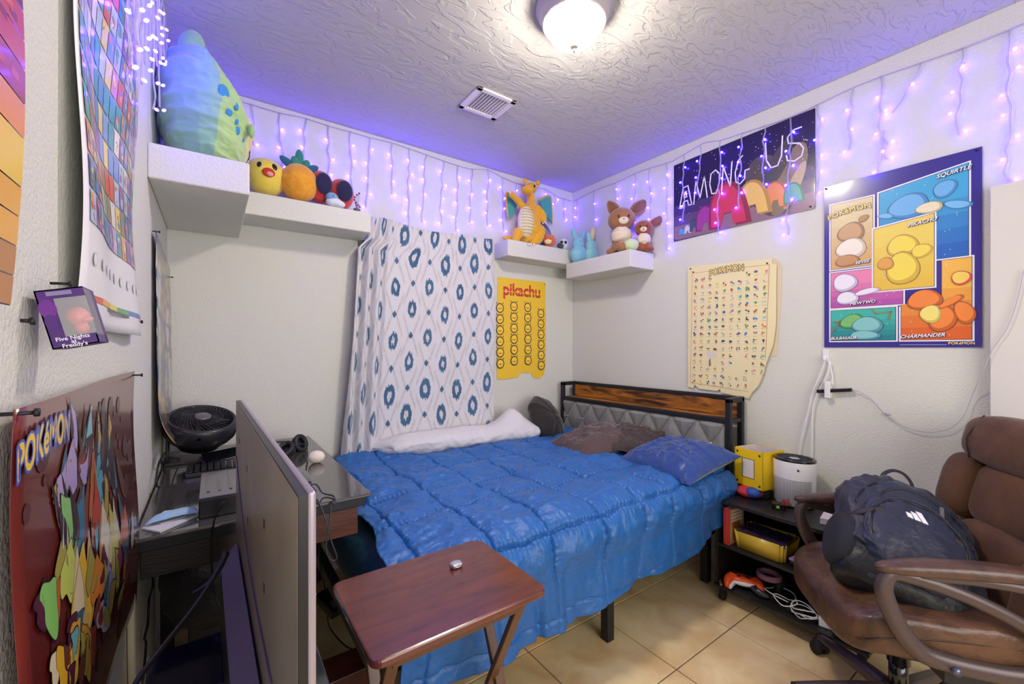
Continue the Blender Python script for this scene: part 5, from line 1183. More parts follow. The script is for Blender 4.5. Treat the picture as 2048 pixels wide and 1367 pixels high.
# ---------------------------------------------------------------- black rolling cart
CX0, CX1, CY0, CY1, CT = 2.24, 2.625, .56, 1.226, .545
t = thing('media_cart', 'black wheeled shelf cart standing between bed and chair', 'cabinet', (2.43, .9, 0))
lam = mat('black_laminate', '1b1a1d', .3, bump=(120, .1, 3), var=(60, '2e2b2c', .18))
obj('top', MB().box((CX0, CY0, CT - .018), (CX1, CY1, CT)), lam, t, bev=.002)
obj('shelf', MB().box((CX0 + .005, CY0 + .016, .295), (CX1, CY1 - .016, .309)), lam, t, bev=.002)
obj('bottom', MB().box((CX0 - .01, CY0, .072), (CX1, CY1, .088)), lam, t, bev=.002)
obj('side_panel', MB().box((CX0, CY1 - .016, .088), (CX1, CY1, CT - .018)), lam, t, bev=.001)
obj('side_panel', MB().box((CX0, CY0, .088), (CX1, CY0 + .016, CT - .018)), lam, t, bev=.001)
obj('back_panel', MB().box((CX1 - .006, CY0 + .016, .088), (CX1, CY1 - .016, CT - .018)), lam, t)
for x in (CX0 + .02, CX1 - .05):
    for y in (CY0 + .03, CY1 - .035):
        w_ = obj('caster', MB().tube([(x - .001, y - .012, .026), (x - .001, y + .012, .026)], .024, 14, 1).cbox((x, y, .056), (.03, .03, .03)), rubber, t, bev=.002)
# things on the cart
def gbox(name, label, cat, c, d, m, rz=0, bev=.003):
    return tag(obj(name, MB(RM((c[0], c[1], c[2]), (0, 0, rz))).box((-d[0] / 2, -d[1] / 2, 0), (d[0] / 2, d[1] / 2, d[2])), m, bev=bev, loc=tuple(c)), label, cat)
q = P(1510, 985, Z=CT)
bx = Vector((2.50, 1.115, CT + .055)); s = .17
t = thing('gift_box', 'bright yellow open-topped box with dark corner rivets on the cart', 'box', bx)
Mb = RM(bx, (0, 0, -12)); ylw = mat('yellow_card', 'f2cc14', .5); w2 = mat('box_inside', 'd8d0d0', .8)
hh = .205; m = MB(Mb)
for a, b in (((-s / 2, -s / 2, 0), (-s / 2 + .004, s / 2, hh)), ((s / 2 - .004, -s / 2, 0), (s / 2, s / 2, hh)), ((-s / 2, -s / 2, 0), (s / 2, -s / 2 + .004, hh)), ((-s / 2, s / 2 - .004, 0), (s / 2, s / 2, hh)), ((-s / 2, -s / 2, 0), (s / 2, s / 2, .004))): m.box(a, b)
obj('carton', m, ylw, t)
m = MB(Mb); e2 = s / 2 - .0045
for a, b in (((-e2, -e2, .01), (-e2 + .0005, e2, hh - .002)), ((e2 - .0005, -e2, .01), (e2, e2, hh - .002)), ((-e2, -e2, .01), (e2, -e2 + .0005, hh - .002)), ((-e2, e2 - .0005, .01), (e2, e2, hh - .002))): m.box(a, b)
obj('lining', m, w2, t, label='pale grey inside of the box')
R3 = Mb.to_3x3()
c = Canvas(Mb @ Vector((-s / 2, s / 2, 0)), R3 @ -EY, EZ, R3 @ -EX)
for x in (.018, s - .018):
    for y in (.02, hh - .02): obj('rivet', MB().ell(c.at(x, y, .0), (.0065, .0065, .002), R3.to_4x4() @ rot3((0, 90, 0)), 14), mat('rivet_dark', '3a3010', .5), t)
c.rect(s * .28, hh * .24, s * .72, hh * .76, '3a2c20'); c.rect(s * .30, hh * .255, s * .70, hh * .745, 'eae6e4')
obj('print', c.mb, PRINT, t, col=True)
t = thing('air_purifier', 'white oval air purifier with perforated front on the cart', 'purifier', (2.50, .905, CT))
pc = Vector((2.495, .935, CT)); ov = lambda k: (lambda p: p)
def oval(prof, col=None, mb=None, n=48):
    mb = mb or MB(); vs = []
    for r, z in prof:
        for k in range(n): a_ = 2 * math.pi * k / n; vs.append((pc.x + r * math.cos(a_) * .78, pc.y + r * math.sin(a_) * .92, pc.z + z))
    fs = [(i * n + k, i * n + (k + 1) % n, (i + 1) * n + (k + 1) % n, (i + 1) * n + k) for i in range(len(prof) - 1) for k in range(n)] + [tuple(range(n))[::-1], tuple(range((len(prof) - 1) * n, len(prof) * n))]
    return mb.add(vs, fs, True)
obj('body', oval([(.094, .008), (.10, .02), (.104, .12), (.106, .232), (.104, .238)]), white_p, t)
obj('foot', oval([(.088, 0), (.092, .009)]), blackp, t)
obj('top_panel', oval([(.106, .236), (.105, .246), (.098, .249), (.092, .243), (.05, .238)]), blackg, t)
gm = MB()
for k in range(30):
    a_ = 2 * math.pi * k / 30; gm.tube([(pc.x + .025 * math.cos(a_) * .78, pc.y + .025 * math.sin(a_), pc.z + .243), (pc.x + .085 * math.cos(a_ + .4) * .78, pc.y + .085 * math.sin(a_ + .4) * .92, pc.z + .246)], .0016, 5, 1)
obj('outlet_grille', gm, mat('grille_grey', '3a3a42', .3, .4), t)
obj('hub', MB().ell((pc.x, pc.y, pc.z + .243), (.022, .026, .005), n=20), mat('hub_light', 'a8a4a8', .4), t)
hm = MB()
for i in range(34):
    a_ = R(110 + i * 4.1)
    for j in range(17):
        z_ = .028 + j * .0072; p_ = Vector((pc.x + .1035 * math.cos(a_) * .78, pc.y + .1035 * math.sin(a_) * .92, pc.z + z_)); n_ = Vector((math.cos(a_), math.sin(a_), 0)).normalized(); tt_ = Vector((-n_.y, n_.x, 0))
        p_ += n_ * .0012
        w_, h_ = .0018, .0022; hm.add([p_ - tt_ * w_ - EZ * h_, p_ + tt_ * w_ - EZ * h_, p_ + tt_ * w_ + EZ * h_, p_ - tt_ * w_ + EZ * h_], [(0, 1, 2, 3)])
o_ = obj('perforations', hm, mat('hole_dark', '4a484c', .8), t); o_['kind'] = 'stuff'
a_ = R(207); obj('power_button', MB().ell((pc.x + .106 * math.cos(a_) * .78, pc.y + .106 * math.sin(a_) * .92, pc.z + .20), (.003, .006, .006), n=14), mat('violet_button', '46285c', .3), t)
# cap-like toy + charger bundle
q = P(1498, 985, Z=CT + .02)
t = thing('fabric_cap', 'small red cap with blue patch beneath the yellow box', 'cap', (q.x, q.y, CT))
obj('crown', MB().ell((q.x, q.y, CT + .028), (.06, .07, .03), n=26), mat('red_fabric', 'c8323a', .7), t)
obj('patch', MB().ell((q.x - .02, q.y - .03, CT + .034), (.04, .04, .028), n=22), mat('blue_fabric', '2c50a8', .6), t)
q = P(1520, 988, Z=CT + .01)
t = thing('charger', 'black charger with its cable wound round it on the cart', 'charger', (q.x, q.y, CT))
obj('brick', MB(RM((q.x, q.y, CT), (0, 0, 20))).box((-.03, -.05, 0), (.03, .05, .04)), blackp, t, bev=.006)
ww_ = MB()
for k in range(4): ww_.tube([(q.x + (.036 + .004 * k) * math.cos(a_), q.y + .01 * k - .015 + .03 * math.sin(a_), CT + .022 + .024 * math.sin(a_ * 1 + k)) for a_ in [2 * math.pi * j / 14 for j in range(14)]], .0024, 6, 2, closed=True)
ww_.tube([(q.x - .03, q.y + .03, CT + .02), (q.x - .06, q.y + .07, CT + .004), (q.x - .03, q.y + .10, CT + .004), (q.x - .0, q.y + .06, CT + .008)], .0026, 6)
obj('wire', ww_, mat('grey_cable', '3c3c44', .5), t)
q = P(1557, 1018, Z=CT)
t = thing('small_case', 'small black case with a green clover mark beside the purifier', 'case', (q.x, q.y, CT))
obj('body', MB(RM(q, (0, 0, 15))).box((-.02, -.028, 0), (.02, .028, .034)), blackg, t, bev=.002)
cM = RM(q, (0, 0, 15)); c = Canvas(cM @ Vector((-.0205, .028, 0)), cM.to_3x3() @ -EY, EZ, cM.to_3x3() @ -EX)
for a_ in range(4): c.ell(.028 + .0045 * math.cos(a_ * 1.57 + .78), .018 + .0045 * math.sin(a_ * 1.57 + .78), .0042, .0042, '9ad83c', n=10)
obj('print', c.mb, PRINT, t, col=True)
def leafo(label, q, s, col, up_=True):
    pts = []
    for k in range(22):
        a_ = 2 * math.pi * k / 22; r_ = s * (1 if k % 2 == 0 else .45) * (1.1 if k % 4 == 0 else .85); pts.append((r_ * math.cos(a_), r_ * math.sin(a_)))
    M_ = RM(q, (78 if up_ else 20, 0, -65))
    return tag(obj('leaf_ornament', MB(M_).prism(pts, -.0025, .0025), mat('leaf_' + col, col, .5), loc=tuple(q)), label, 'ornament')
leafo('dark red maple leaf ornament leaning on the white purifier', P(1570, 1005, Z=CT + .027), .027, 'a8301c')
A_ = [P(x, y, Z=CT + .02) for x, y in ((1646, 978), (1688, 974), (1700, 1000), (1650, 1004))]
tag(obj('paper', MB().add(A_ + [a + Vector((0, 0, .003)) for a in A_], [(3, 2, 1, 0), (4, 5, 6, 7), (0, 1, 5, 4), (1, 2, 6, 5), (2, 3, 7, 6), (3, 0, 4, 7)]), white_p, loc=tuple(A_[0])), 'white paper on the cart behind the chair arm', 'paper')
gbox('white_box', 'flat white box on the cart seen through the chair arm', 'box', (2.42, .70, CT), (.18, .16, .03), mat('offwhite_card', 'dcd4cc', .6), 10)
# middle shelf
q = Vector((2.33, 1.165, .31))
t = thing('book', 'red-spined book standing at the left end of the cart shelf', 'book', q)
obj('cover', MB(RM(q, (0, 0, -4))).box((-.075, -.016, 0), (.065, -.0135, .195)).box((-.075, .0135, 0), (.065, .016, .195)).box((-.077, -.016, 0), (-.0745, .016, .195)), mat('red_cover', 'c83a3c', .45), t, bev=.001)
obj('pages', MB(RM(q, (0, 0, -4))).box((-.073, -.0133, .003), (.062, .0133, .192)), mat('pages', 'e0d8c8', .9), t)
Mk = RM(q, (0, 0, -4)); c = Canvas(Mk @ Vector((-.075, -.0163, 0)), Mk.to_3x3() @ EX, EZ, Mk.to_3x3() @ -EY)
c.rect(.004, .004, .136, .19, 'c8a878'); c.rect(.03, .02, .10, .12, 'a85c2c')
for k in range(4): c.rect(.02, .185 - .018 * k - .012, .12, .185 - .018 * k - .002, 'e8e4e0')
obj('print', c.mb, PRINT, t, col=True)
# wavy yellow basket with purple film
q = Vector((2.36, 1.01, .31))
t = thing('basket', 'wavy yellow plastic basket covered with dark violet film on the shelf', 'basket', q)
m = MB(); n = 60
pl = rrect(q.x - .085, q.y - .11, q.x + .085, q.y + .12, .025, 14); N_ = len(pl); vs = []
for r_ in range(2):
    for k, (x, y) in enumerate(pl):
        wv = .004 * math.sin(k * 1.1); dx2, dy2 = x - q.x, y - q.y; L_ = math.hypot(dx2, dy2); vs.append((x + dx2 / L_ * wv + dx2 * .12 * r_, y + dy2 / L_ * wv + dy2 * .08 * r_, .312 + r_ * (.085 + .006 * math.sin(k * 1.1))))
m.add(vs, [(k, (k + 1) % N_, N_ + (k + 1) % N_, N_ + k) for k in range(N_)] + [tuple(range(N_))[::-1]], True)
obj('tray', m, mat('yellow_plastic', 'd8b83c', .35), t, solid=.002)
U = np.linspace(-1, 1, 30)[:, None] + np.zeros((1, 30)); V = np.zeros((30, 1)) + np.linspace(-1, 1, 30)[None]
grid_obj('film', q.x + .088 * U, q.y + .118 * V, .40 + .02 * fbm(U * 3 + 2, V * 3) - .015 * U ** 2, mat('violet_film', '3a2c44', .15, coat=.6, bump=(40, .3, 3)), t, solid=.0015)
gbox('booklet', 'lilac booklet lying on the cart shelf beside the yellow basket', 'booklet', (2.33, .80, .345), (.14, .13, .010), mat('lilac_paper', '9a8cc4', .4), -10, .001)
gbox('black_tin', 'low black tin beneath the lilac booklet', 'tin', (2.36, .80, .31), (.17, .14, .034), blackg, -6)
leafo('bright orange leaf ornament on the middle cart shelf', P(1546, 1108, Z=.31 + .02), .030, 'e05a2c', False)
# bottom shelf
BZ = .089
def controller(q, rz, body, grip, label, s=1):
    t = thing('game_controller', label, 'controller', (q.x, q.y, BZ), 0)
    M_ = RM((q.x, q.y, BZ), (0, 0, rz)); m = MB(M_)
    m.ell((0, 0, .032 * s), (.062 * s, .036 * s, .017 * s), n=24, e=.8)
    for sx2 in (-1, 1): m.tube([(sx2 * .045 * s, .0, .032 * s), (sx2 * .062 * s, -.03 * s, .028 * s), (sx2 * .068 * s, -.062 * s, .020 * s)], [.026 * s, .022 * s, .013 * s], 14).ell((sx2 * .068 * s, -.062 * s, .020 * s), (.013 * s,) * 3, n=12)
    obj('shell', m, mat('shell_' + body, body, .35), t, remesh=.0035)
    m = MB(M_); m.ell((0, -.022 * s, .025 * s), (.05 * s, .022 * s, .013 * s), n=20)
    for sx2 in (-1, 1): m.tube([(sx2 * .04 * s, -.022 * s, .024 * s), (sx2 * .052 * s, -.046 * s, .018 * s), (sx2 * .058 * s, -.068 * s, .014 * s)], [.014 * s, .013 * s, .009 * s], 10)
    obj('grip_panel', m, mat('shell_' + grip, grip, .4), t)
    for a_, b_ in ((-.035, .008), (.018, -.012)): obj('stick', MB(M_).lathe([(.006 * s, .040 * s), (.006 * s, .056 * s), (.009 * s, .058 * s), (.008 * s, .061 * s), (.001, .06 * s)], (a_ * s, b_ * s, 0), 16), rubber, t)
    for k in range(4): obj('button', MB(M_).ell((.036 * s + .010 * s * math.cos(k * 1.57), .010 * s + .010 * s * math.sin(k * 1.57), .049 * s), (.0035 * s, .0035 * s, .003), n=10), blackp, t)
    obj('pad', MB(M_).cbox((-.018 * s, -.012 * s, .049 * s), (.018 * s, .005 * s, .004)).cbox((-.018 * s, -.012 * s, .049 * s), (.005 * s, .018 * s, .004)), blackp, t)
q = Vector((2.325, 1.115, BZ)); controller(q, -62, 'e2501e', 'e4e0e6', 'orange game controller with white grips on the lowest shelf', 1.15)
q = P(1512, 1172, Z=BZ + .03); controller(Vector((q.x, q.y, BZ)), 30, '3a3a40', '55555c', 'dark grey game controller beside the orange one', .75)
q = P(1538, 1165, Z=BZ + .05)
t = thing('headset', 'black headset with mauve headband on the lowest cart shelf', 'headset', (q.x, q.y, BZ))
obj('headband', MB().tube([(q.x + .045 * math.cos(a), q.y + .05 * math.sin(a), BZ + .09) for a in [2 * math.pi * k / 16 for k in range(16)]], .010, 8, 2, flat=1.6, closed=True), mat('mauve_band', '9a6c7c', .5), t, label='mauve padded headband')
for s_ in (-1, 1): obj('ear_cup', MB(RM((q.x + .02, q.y + s_ * .045, BZ + .045), (75 * s_, 0, 0))).lathe([(.01, -.015), (.04, -.012), (.042, .008), (.03, .016), (.005, .012)], n=24), rubber, t)
m = MB(); rr5 = random.Random(4)
for k in range(5):
    x_, y_ = 2.30 + rr5.uniform(-.03, .05), .90 + rr5.uniform(-.10, .08); a1 = rr5.uniform(.03, .06)
    m.tube([(x_ + a1 * math.cos(a), y_ + a1 * 1.3 * math.sin(a), BZ + .012 + .02 * abs(math.sin(a + k)) + .006 * k) for a in [2 * math.pi * j / 12 for j in range(12)]], .0026, 6, 3, closed=True)
m.tube([(2.30, .86, BZ + .01), (2.27, .80, BZ + .012), (2.30, .76, BZ + .02), (2.33, .73, BZ + .03)], .0026, 6)
t = thing('cable_bundle', 'tangle of white charging cables on the lowest cart shelf', 'cables', (2.30, .88, BZ)); obj('wires', m, white_p, t)
for k, (x_, y_, rz) in enumerate(((2.30, .86, 20), (2.36, .82, -30), (2.33, .96, 50))):
    gbox('power_adapter', ('black power adapter among the white cables', 'black power adapter behind the white cables at the cart back', 'black power adapter beside the headset cups')[k], 'adapter', (x_, y_, BZ), (.05, .07, .03), blackp, rz)
gbox('wall_charger', 'small white cube charger on the lowest shelf near the seat', 'charger', (2.30, .735, BZ), (.045, .05, .045), white_p, 15, .005)
gbox('storage_bin', 'dark grey bin on the lowest cart shelf behind the chair seat', 'bin', (2.45, .72, BZ), (.22, .20, .17), mat('bin_grey', '2c2b30', .6), 0, .01)
t = thing('string_tie', 'small wooden peg lying at the front corner of the cart base', 'peg', P(1423, 1165, Z=.095)); qq = P(1420, 1166, Z=.095)
obj('peg', MB(RM((2.25, 1.20, BZ), (0, 0, 35))).box((-.025, -.006, 0), (.025, .006, .01)), mat('peg_wood', 'a8754a', .7), t, bev=.002)

# ---------------------------------------------------------------- cables on the right wall
t = thing('wall_hook', 'white adhesive hook holding cables below the comic panel poster', 'hook', P(1652, 700, X=XR))
q = P(1652, 712, X=XR)
obj('hook', MB().box((XR - .006, q.y - .013, q.z - .035), (XR, q.y + .013, q.z + .035)).tube([q + Vector((-.006, 0, .0)), q + Vector((-.03, 0, -.02)), q + Vector((-.035, 0, .0))], .006, 8), white_p, t, bev=.003)
x_ = XR - .02
for k, (off, lab) in enumerate(((0, 'white cable hanging from the hook to the purifier, left of the pair'), (.022, 'white cable hanging from the hook to the purifier, right of the pair'))):
    cc = [P(1650 + k * 9, 722, X=x_), P(1640 + k * 14, 750, X=x_), P(1625 + k * 10, 785, X=x_), P(1617 + k * 8, 820, X=x_), P(1602 + k * 22, 880, X=x_), P(1597 + k * 26, 930, X=x_), P(1600 + k * 24, 975, X=x_), P(1605 + k * 18, 1000, X=x_)]
    tag(obj('cable', MB().tube(cc, .0035, 6), white_p, loc=tuple(cc[0])), lab, 'cable')
cc = [P(1659, 722, X=x_), P(1664, 750, X=x_), P(1664, 770, X=x_)]
q0, q1 = P(1634, 782, X=XR - .02), P(1704, 779, X=XR - .02)
t = thing('light_controller', 'small black stick controller clipped to the right wall', 'controller', (q0.x, q0.y, q0.z))
obj('body', MB().bar(q0, q1, .018, .018), blackp, t, bev=.003)
obj('clip', MB().box((XR - .035, P(1661, 780, X=XR).y - .008, P(1661, 795, X=XR).z), (XR, P(1655, 780, X=XR).y + .004, P(1661, 762, X=XR).z)), white_p, t, bev=.003)
obj('wire', MB().tube(cc, .003, 6), white_p, t)
cc = [q1, P(1720, 783, X=x_), P(1745, 800, X=x_), P(1770, 828, X=x_), P(1800, 848, X=x_), P(1840, 862, X=x_), P(1890, 860, X=x_), P(1925, 835, X=x_), P(1945, 790, X=x_), P(1962, 750, X=XR - .055), P(1985, 700, X=XR - .055), P(2015, 655, X=XR - .055), P(2035, 600, X=XR - .055), P(2048, 540, X=XR - .055)]
tag(obj('cable', MB().tube(cc, .0018, 6), wire_m, loc=tuple(cc[0])), 'thin clear wire drooping across the right wall and over the door', 'cable')
q = P(1776, 828, X=x_); tag(obj('connector', MB().ell(q, (.006, .012, .008), n=12), wire_m, loc=tuple(q)), 'small clear connector on the drooping wire', 'connector')

# ---------------------------------------------------------------- office chair
CC = Vector((2.05, .43, 0)); CR = math.atan2(.65, .75)
t = chair = thing('office_chair', 'worn brown leather executive chair with grey looped arms', 'chair', CC, CR)
Mc = Matrix.Translation(CC) @ Matrix.Rotation(CR, 4, 'Z')
lea = mat('brown_leather', '3c261c', .42, coat=.12, bump=(35, .45, 5), var=(6, '664530', .18, 1.6))
sue = mat('brown_suede', '482a1c', .75, sheen=.25, bump=(30, .3, 5), var=(4, '6e4a2c', .2, 1.2))
armm = mat('arm_plastic', '574a4a', .35, .35, bump=(12, .05, 3))
def cushion(name, c, d, e=.45, M=None, m=None, puff=None, n=48, label=None):
    return obj(name, MB(Mc).ell(c, (d[0] / 2, d[1] / 2, d[2] / 2), M, n, e=e, fn=puff), m or lea, t, label=label)
def sp_(p):                              # waterfall front edge, bolster rims
    r = Vector(p); f_ = max(0, p.y / .27 - .55); r.z -= .10 * f_ ** 1.5; 
    if p.z > 0: r.z += .012 * (abs(p.x) / .27) ** 4 - .006 * math.sin(p.y * 52 + 5 * p.x + 3 * math.sin(p.x * 9)) * (1 - (p.x / .28) ** 2) + .014 * float(ridge(np.array(p.x * 9 + 5), np.array(p.y * 12)))
    return r
seat = cushion('seat', (0, 0, .455), (.56, .56, .15), .42, None, lea, sp_, 72)
obj('seam', MB(Mc).tube([(-.272, -.20, .478), (-.278, 0, .480), (-.272, .16, .465), (-.235, .245, .425), (0, .272, .415), (.235, .245, .425), (.272, .16, .465), (.278, 0, .480), (.272, -.20, .478)], .004, 6), mat('seam_leather', '3a241a', .6), seat)
obj('seam', MB(Mc).tube([(-.16, .262, .452), (-.13, .15, .522), (-.19, .05, .530), (-.255, .0, .512)], .0028, 6), mat('seam_leather', '3a241a', .6), seat)
cushion('seat_underpad', (0, -.02, .385), (.46, .46, .06), .5, None, mat('dark_leather', '3a261c', .6))
# back: reclined
tilt = Matrix.Rotation(R(14), 4, 'X')
def bk(x, y, z): v = tilt @ Vector((x, y, z)); return v + Vector((0, -.27, .46))
def bcush(name, c, d, e=.5, m=sue, fn=None, n=36):
    return obj(name, MB(Mc).ell(bk(*c), (d[0] / 2, d[1] / 2, d[2] / 2), tilt, n, e=e, fn=fn), m, t)
wrk = lambda p: p * (1 + .03 * (float(ridge(np.array(p.x * 12 + 7), np.array(p.z * 14 + 3))) - .4))
bcush('back_shell', (0, -.085, .30), (.52, .08, .68), .45, mat('dark_leather', '3a261c', .6))
hr = bcush('headrest', (0, .0, .57), (.52, .18, .20), .62, sue, wrk, 48)
bcush('back_cushion', (0, -.02, .375), (.36, .14, .24), .5, sue, wrk)
bcush('back_cushion', (0, -.01, .145), (.36, .16, .26), .5, sue, wrk)
for s_ in (-1, 1):
    bcush('back_bolster', (s_ * .215, .0, .37), (.13, .17, .26), .6, sue, wrk)
    bcush('back_bolster', (s_ * .215, .015, .13), (.13, .18, .28), .6, sue, wrk)
obj('seam', MB(Mc).tube([bk(-.16, .07, .485), bk(-.165, .092, .56), bk(-.165, .06, .655)], .003, 6), mat('seam_leather', '3a241a', .6), hr)
obj('seam', MB(Mc).tube([bk(.16, .07, .485), bk(.165, .092, .56), bk(.165, .06, .655)], .003, 6), mat('seam_leather', '3a241a', .6), hr)
# arms
for s_ in (-1, 1):
    X_ = s_ * .30
    loop = [(X_, .185, .675), (X_ * 1.0, .205, .63), (X_, .19, .57), (X_, .16, .505), (X_ * .98, .11, .445), (X_ * .97, .05, .422), (X_ * .97, -.03, .412), (X_ * .97, -.12, .408), (X_ * .98, -.20, .418), (X_ * .99, -.25, .445), (X_, -.265, .475), (X_, -.22, .505), (X_, -.13, .57), (X_, -.03, .62), (X_, .06, .652), (X_, .14, .672)]
    ar = obj('armrest', MB(Mc).tube(loop, [.022, .025, .026, .026, .027, .027, .027, .028, .030, .032, .030, .022, .020, .020, .020, .021], 14, 4, flat=.72, up=(1, 0, 0), closed=True), armm, t)
    obj('arm_bar', MB(Mc).tube([(X_, .12, .676), (X_, -.02, .682), (X_, -.15, .672), (X_, -.27, .64), (X_ * .96, -.33, .60)], [.016, .017, .018, .02, .02], 12, 3, flat=.8, up=(1, 0, 0)).tube([(X_, -.265, .45), (X_, -.31, .52), (X_ * .95, -.34, .60)], [.03, .026, .02], 12, 3, up=(1, 0, 0)), armm, ar)
    apm = mat('arm_leather', '33221f', .4, coat=.2, bump=(40, .3, 4), var=(8, '5e4034', .2))
    obj('arm_pad', MB(Mc).ell((X_, .005, .70), (.036, .225, .024), rot3((-2, 0, 0)), 32, e=.75, fn=lambda p: Vector((p.x, p.y, p.z + .010 * (1 - (p.y / .225) ** 2)))), apm, ar, label='scuffed padded leather arm top')
    for y_ in (.03, -.17): obj('bolt', MB(Mc).tube([(X_ + s_ * .0, y_, .413), (X_ * 1.0 + s_ * .022, y_, .413)], .012, 14, 1), mat('bolt_steel', '6a6e86', .3, .8), ar)
    obj('mount', MB(Mc).box((min(X_ * .55, X_), -.19, .365), (max(X_ * .55, X_), .05, .40)), blackm, t)
# column and base
obj('column', MB(Mc).lathe([(.034, .22), (.034, .365)], n=24).lathe([(.028, .09), (.028, .235)], n=24), blackg, t)
obj('mechanism', MB(Mc).box((-.09, -.12, .335), (.09, .10, .375)), blackm, t, bev=.004)
obj('hub', MB(Mc).lathe([(.045, .06), (.052, .085), (.048, .12), (.034, .135)], n=28), armm, t)
for k in range(5):
    aw = R(61 + 72 * k) - CR; d_ = Vector((math.cos(aw), math.sin(aw), 0)); p_ = Vector((-d_.y, d_.x, 0))
    lg = MB(Mc); secs = []
    for f_, w_, zt_, zb_ in ((.035, .030, .128, .075), (.12, .030, .122, .08), (.24, .026, .105, .078), (.34, .020, .088, .070)):
        o_ = d_ * f_; secs.append([o_ - p_ * w_ + EZ * zb_, o_ - p_ * w_ * .9 + EZ * (zt_ - .012), o_ - p_ * w_ * .45 + EZ * zt_, o_ + p_ * w_ * .45 + EZ * zt_, o_ + p_ * w_ * .9 + EZ * (zt_ - .012), o_ + p_ * w_ + EZ * zb_])
    vs = [v_ for s2 in secs for v_ in s2]; fs = [(i * 6 + j, i * 6 + (j + 1) % 6, (i + 1) * 6 + (j + 1) % 6, (i + 1) * 6 + j) for i in range(3) for j in range(6)] + [tuple(range(6))[::-1], tuple(range(18, 24))]
    lg.add(vs, fs, True); o_ = obj('leg', lg, armm, t, bev=.003)
    e_ = d_ * .345
    cs = MB(Mc); 
    for q_s in (-1, 1): cs.tube([e_ + p_ * q_s * .008 + EZ * .026, e_ + p_ * q_s * .026 + EZ * .026], .026, 16, 1)
    cs.ell(e_ + EZ * .045, (.028, .028, .024), n=16).tube([e_ + EZ * .05, e_ + EZ * .085], .010, 10, 1)
    obj('caster', cs, rubber, t)
obj('lever', MB(Mc).tube([(-.10, -.12, .35), (-.16, -.16, .30), (-.20, -.20, .20), (-.22, -.26, .155), (-.23, -.32, .19), (-.24, -.36, .30), (-.22, -.38, .36)], .006, 8), blackp, t, label='black wire loop hanging beneath the seat')

# ---------------------------------------------------------------- backpack
nyl = mat('black_nylon', '151824', .5, sheen=.1, bump=(45, .5, 6), var=(4, '2a3048', .3))
bc = Mc @ Vector((.0, -.03, .665))
t = thing('backpack', 'black backpack with white three-bar mark resting on the brown chair', 'backpack', Mc @ Vector((0, 0, .53)))
# bag frame: x = width (chair right), y = bag height axis (towards chair back and up), z = outward
ax_y = Vector((.60, -.34, .58)).normalized(); ax_x = Vector((.05, -1, -.12)); ax_x = (ax_x - ax_y * ax_x.dot(ax_y)).normalized(); ax_z = ax_x.cross(ax_y)
Bm = Matrix((ax_x, ax_y, ax_z)).transposed().to_4x4(); Bm.translation = Vector((0, .0, .665))
Bw = Mc @ Bm
crk = lambda k, s_: (lambda p: p * (1 + s_ * (float(ridge(np.array(p.x * k + 9), np.array(p.y * k + p.z * k * .7 + 4))) - .4) + s_ * .5 * (float(ridge(np.array(p.x * k * 2.6 + p.y * k + 3), np.array(p.y * k * 1.7 - p.z * k + 7))) - .4)))
taper = lambda f_: (lambda p: (lambda q: Vector((q.x * (1 - .55 * max(0, q.y) ** 1.3), q.y, q.z * (1 - .9 * max(0, q.y)))))(f_(p)))
obj('body', MB(Bw).ell((0, 0, 0), (.20, .238, .10), None, 110, e=.62, fn=taper(crk(9, .17))), nyl, t)
obj('front_pocket', MB(Bw).ell((0, -.04, .055), (.155, .165, .075), None, 96, e=.68, fn=taper(crk(11, .14))), mat('navy_nylon', '1b1f34', .46, sheen=.1, bump=(40, .5, 6), var=(4, '30344e', .3)), t)
obj('base_panel', MB(Bw).ell((0, -.165, -.01), (.19, .085, .10), None, 40, e=.7, fn=crk(14, .10)), mat('black_coated', '14161c', .45, bump=(30, .5, 5)), t)
obj('top_pocket', MB(Bw).ell((0, .11, .05), (.12, .085, .055), None, 40, e=.7, fn=crk(14, .06)), nyl, t)
from mathutils.bvhtree import BVHTree
bag = MB(); bag.ell((0, 0, 0), (.20, .238, .10), None, 110, e=.62, fn=taper(crk(9, .17))); bag.ell((0, -.04, .055), (.155, .165, .075), None, 96, e=.68, fn=taper(crk(11, .14))); bag.ell((0, .11, .05), (.12, .085, .055), None, 40, e=.7, fn=crk(14, .06)); bag.ell((0, -.165, -.01), (.19, .085, .10), None, 40, e=.7, fn=crk(14, .10))
bvh = BVHTree.FromPolygons([Vector(v_) for v_ in bag.v], bag.f)
def onb(x, y, d=.0):
    h_ = bvh.ray_cast(Vector((x, y, 1)), Vector((0, 0, -1)))[0]
    return Vector((x, y, (h_.z if h_ else 0) + d))
zm = mat('zip_black', '0c0c10', .3); web = mat('strap_web', '2a2630', .7)
def arc(cx_, cy_, rx, ry, a0, a1, n_=22): return [(cx_ + rx * math.cos(R(a0 + (a1 - a0) * k / n_)), cy_ + ry * math.sin(R(a0 + (a1 - a0) * k / n_))) for k in range(n_ + 1)]
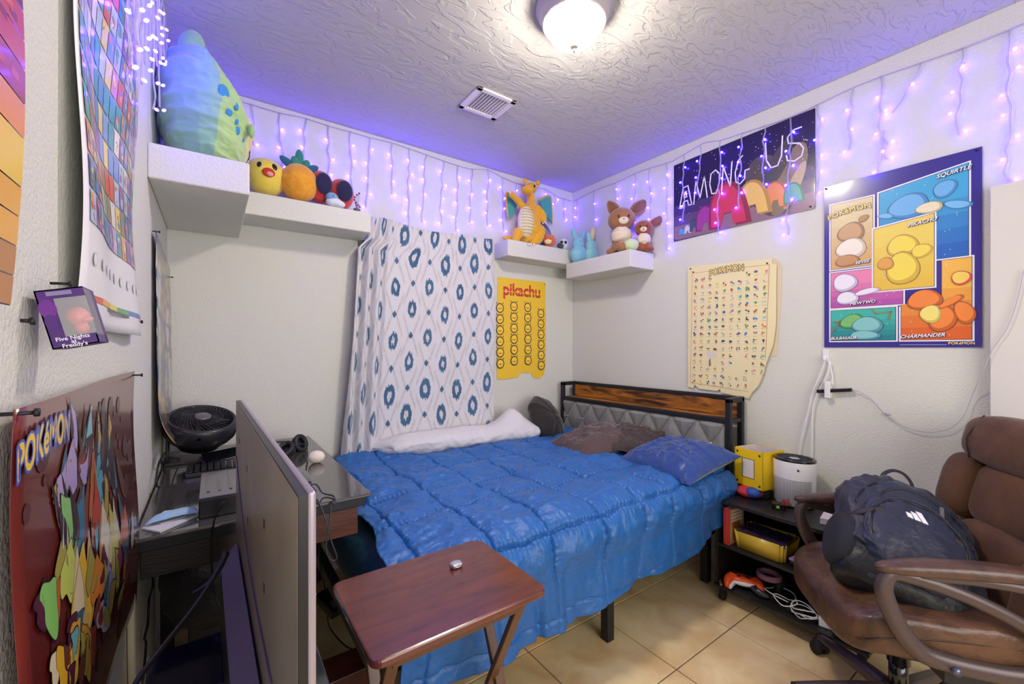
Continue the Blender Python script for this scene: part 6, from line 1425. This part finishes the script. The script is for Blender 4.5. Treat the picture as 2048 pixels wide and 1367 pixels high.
for lst, r_ in ((arc(0, -.04, .135, .14, -20, 200), .003), (arc(0, .07, .105, .085, 15, 165), .0028), (arc(0, -.01, .175, .21, 10, 170), .003)):
    obj('zipper', MB(Bw).tube([onb(x, y, .001) for x, y in lst], r_, 6, 1), zm, t)
obj('piping', MB(Bw).tube([onb(x, y, .0) for x, y in arc(0, -.04, .146, .152, -30, 210)], .0045, 6, 1), nyl, t)
q = onb(.075, .135, .004); obj('zip_pull', MB(Bw).box((q.x - .006, q.y - .045, q.z - .002), (q.x + .006, q.y, q.z + .002)), mat('zip_grey', '8a8a94', .3, .6), t)
for s_ in (-1, 1):
    obj('mesh_pocket', MB(Bw).ell((s_ * .180, -.10, .0), (.04, .10, .075), None, 28, e=.8, fn=crk(20, .08)), mat('mesh_fabric', '2c2e3c', .8, bump=(700, .9, 1)), t)
    obj('side_strap', MB(Bw).tube([onb(s_ * .10, .02, .001), onb(s_ * .14, -.0, .002), onb(s_ * .17, -.02, .002), (s_ * .205, -.04, .0)], .009, 6, 3, flat=.25), web, t)
    obj('strap', MB(Bw).tube([(s_ * .07, .22, -.07), (s_ * .12, .10, -.125), (s_ * .15, -.05, -.115), (s_ * .17, -.18, -.06)], [.012, .022, .022, .010], 8, 4, flat=.35), web, t)
obj('handle', MB(Bw).tube([(-.045, .225, -.02), (-.05, .27, -.01), (-.02, .305, .0), (.02, .305, .0), (.05, .27, -.01), (.045, .225, -.02)], .007, 8, flat=.5), web, t)
# three slanted bars
for k, h_ in enumerate((.044, .032, .018)):
    x0 = .020 - k * .021; y0 = .020; lean = -.30
    pts = [(x0, y0), (x0 - .016, y0), (x0 - .016 + lean * h_, y0 + h_), (x0 + lean * h_, y0 + h_ * 1.0)]
    up_ = [onb(x, y, .0035) for x, y in pts]; lo_ = [p_ - Vector((0, 0, .008)) for p_ in up_]
    obj('logo_bar', MB(Bw).add(up_ + lo_, [(0, 1, 2, 3), (7, 6, 5, 4), (0, 4, 5, 1), (1, 5, 6, 2), (2, 6, 7, 3), (3, 7, 4, 0)]), mat('white_print', 'eceaf0', .5), t)
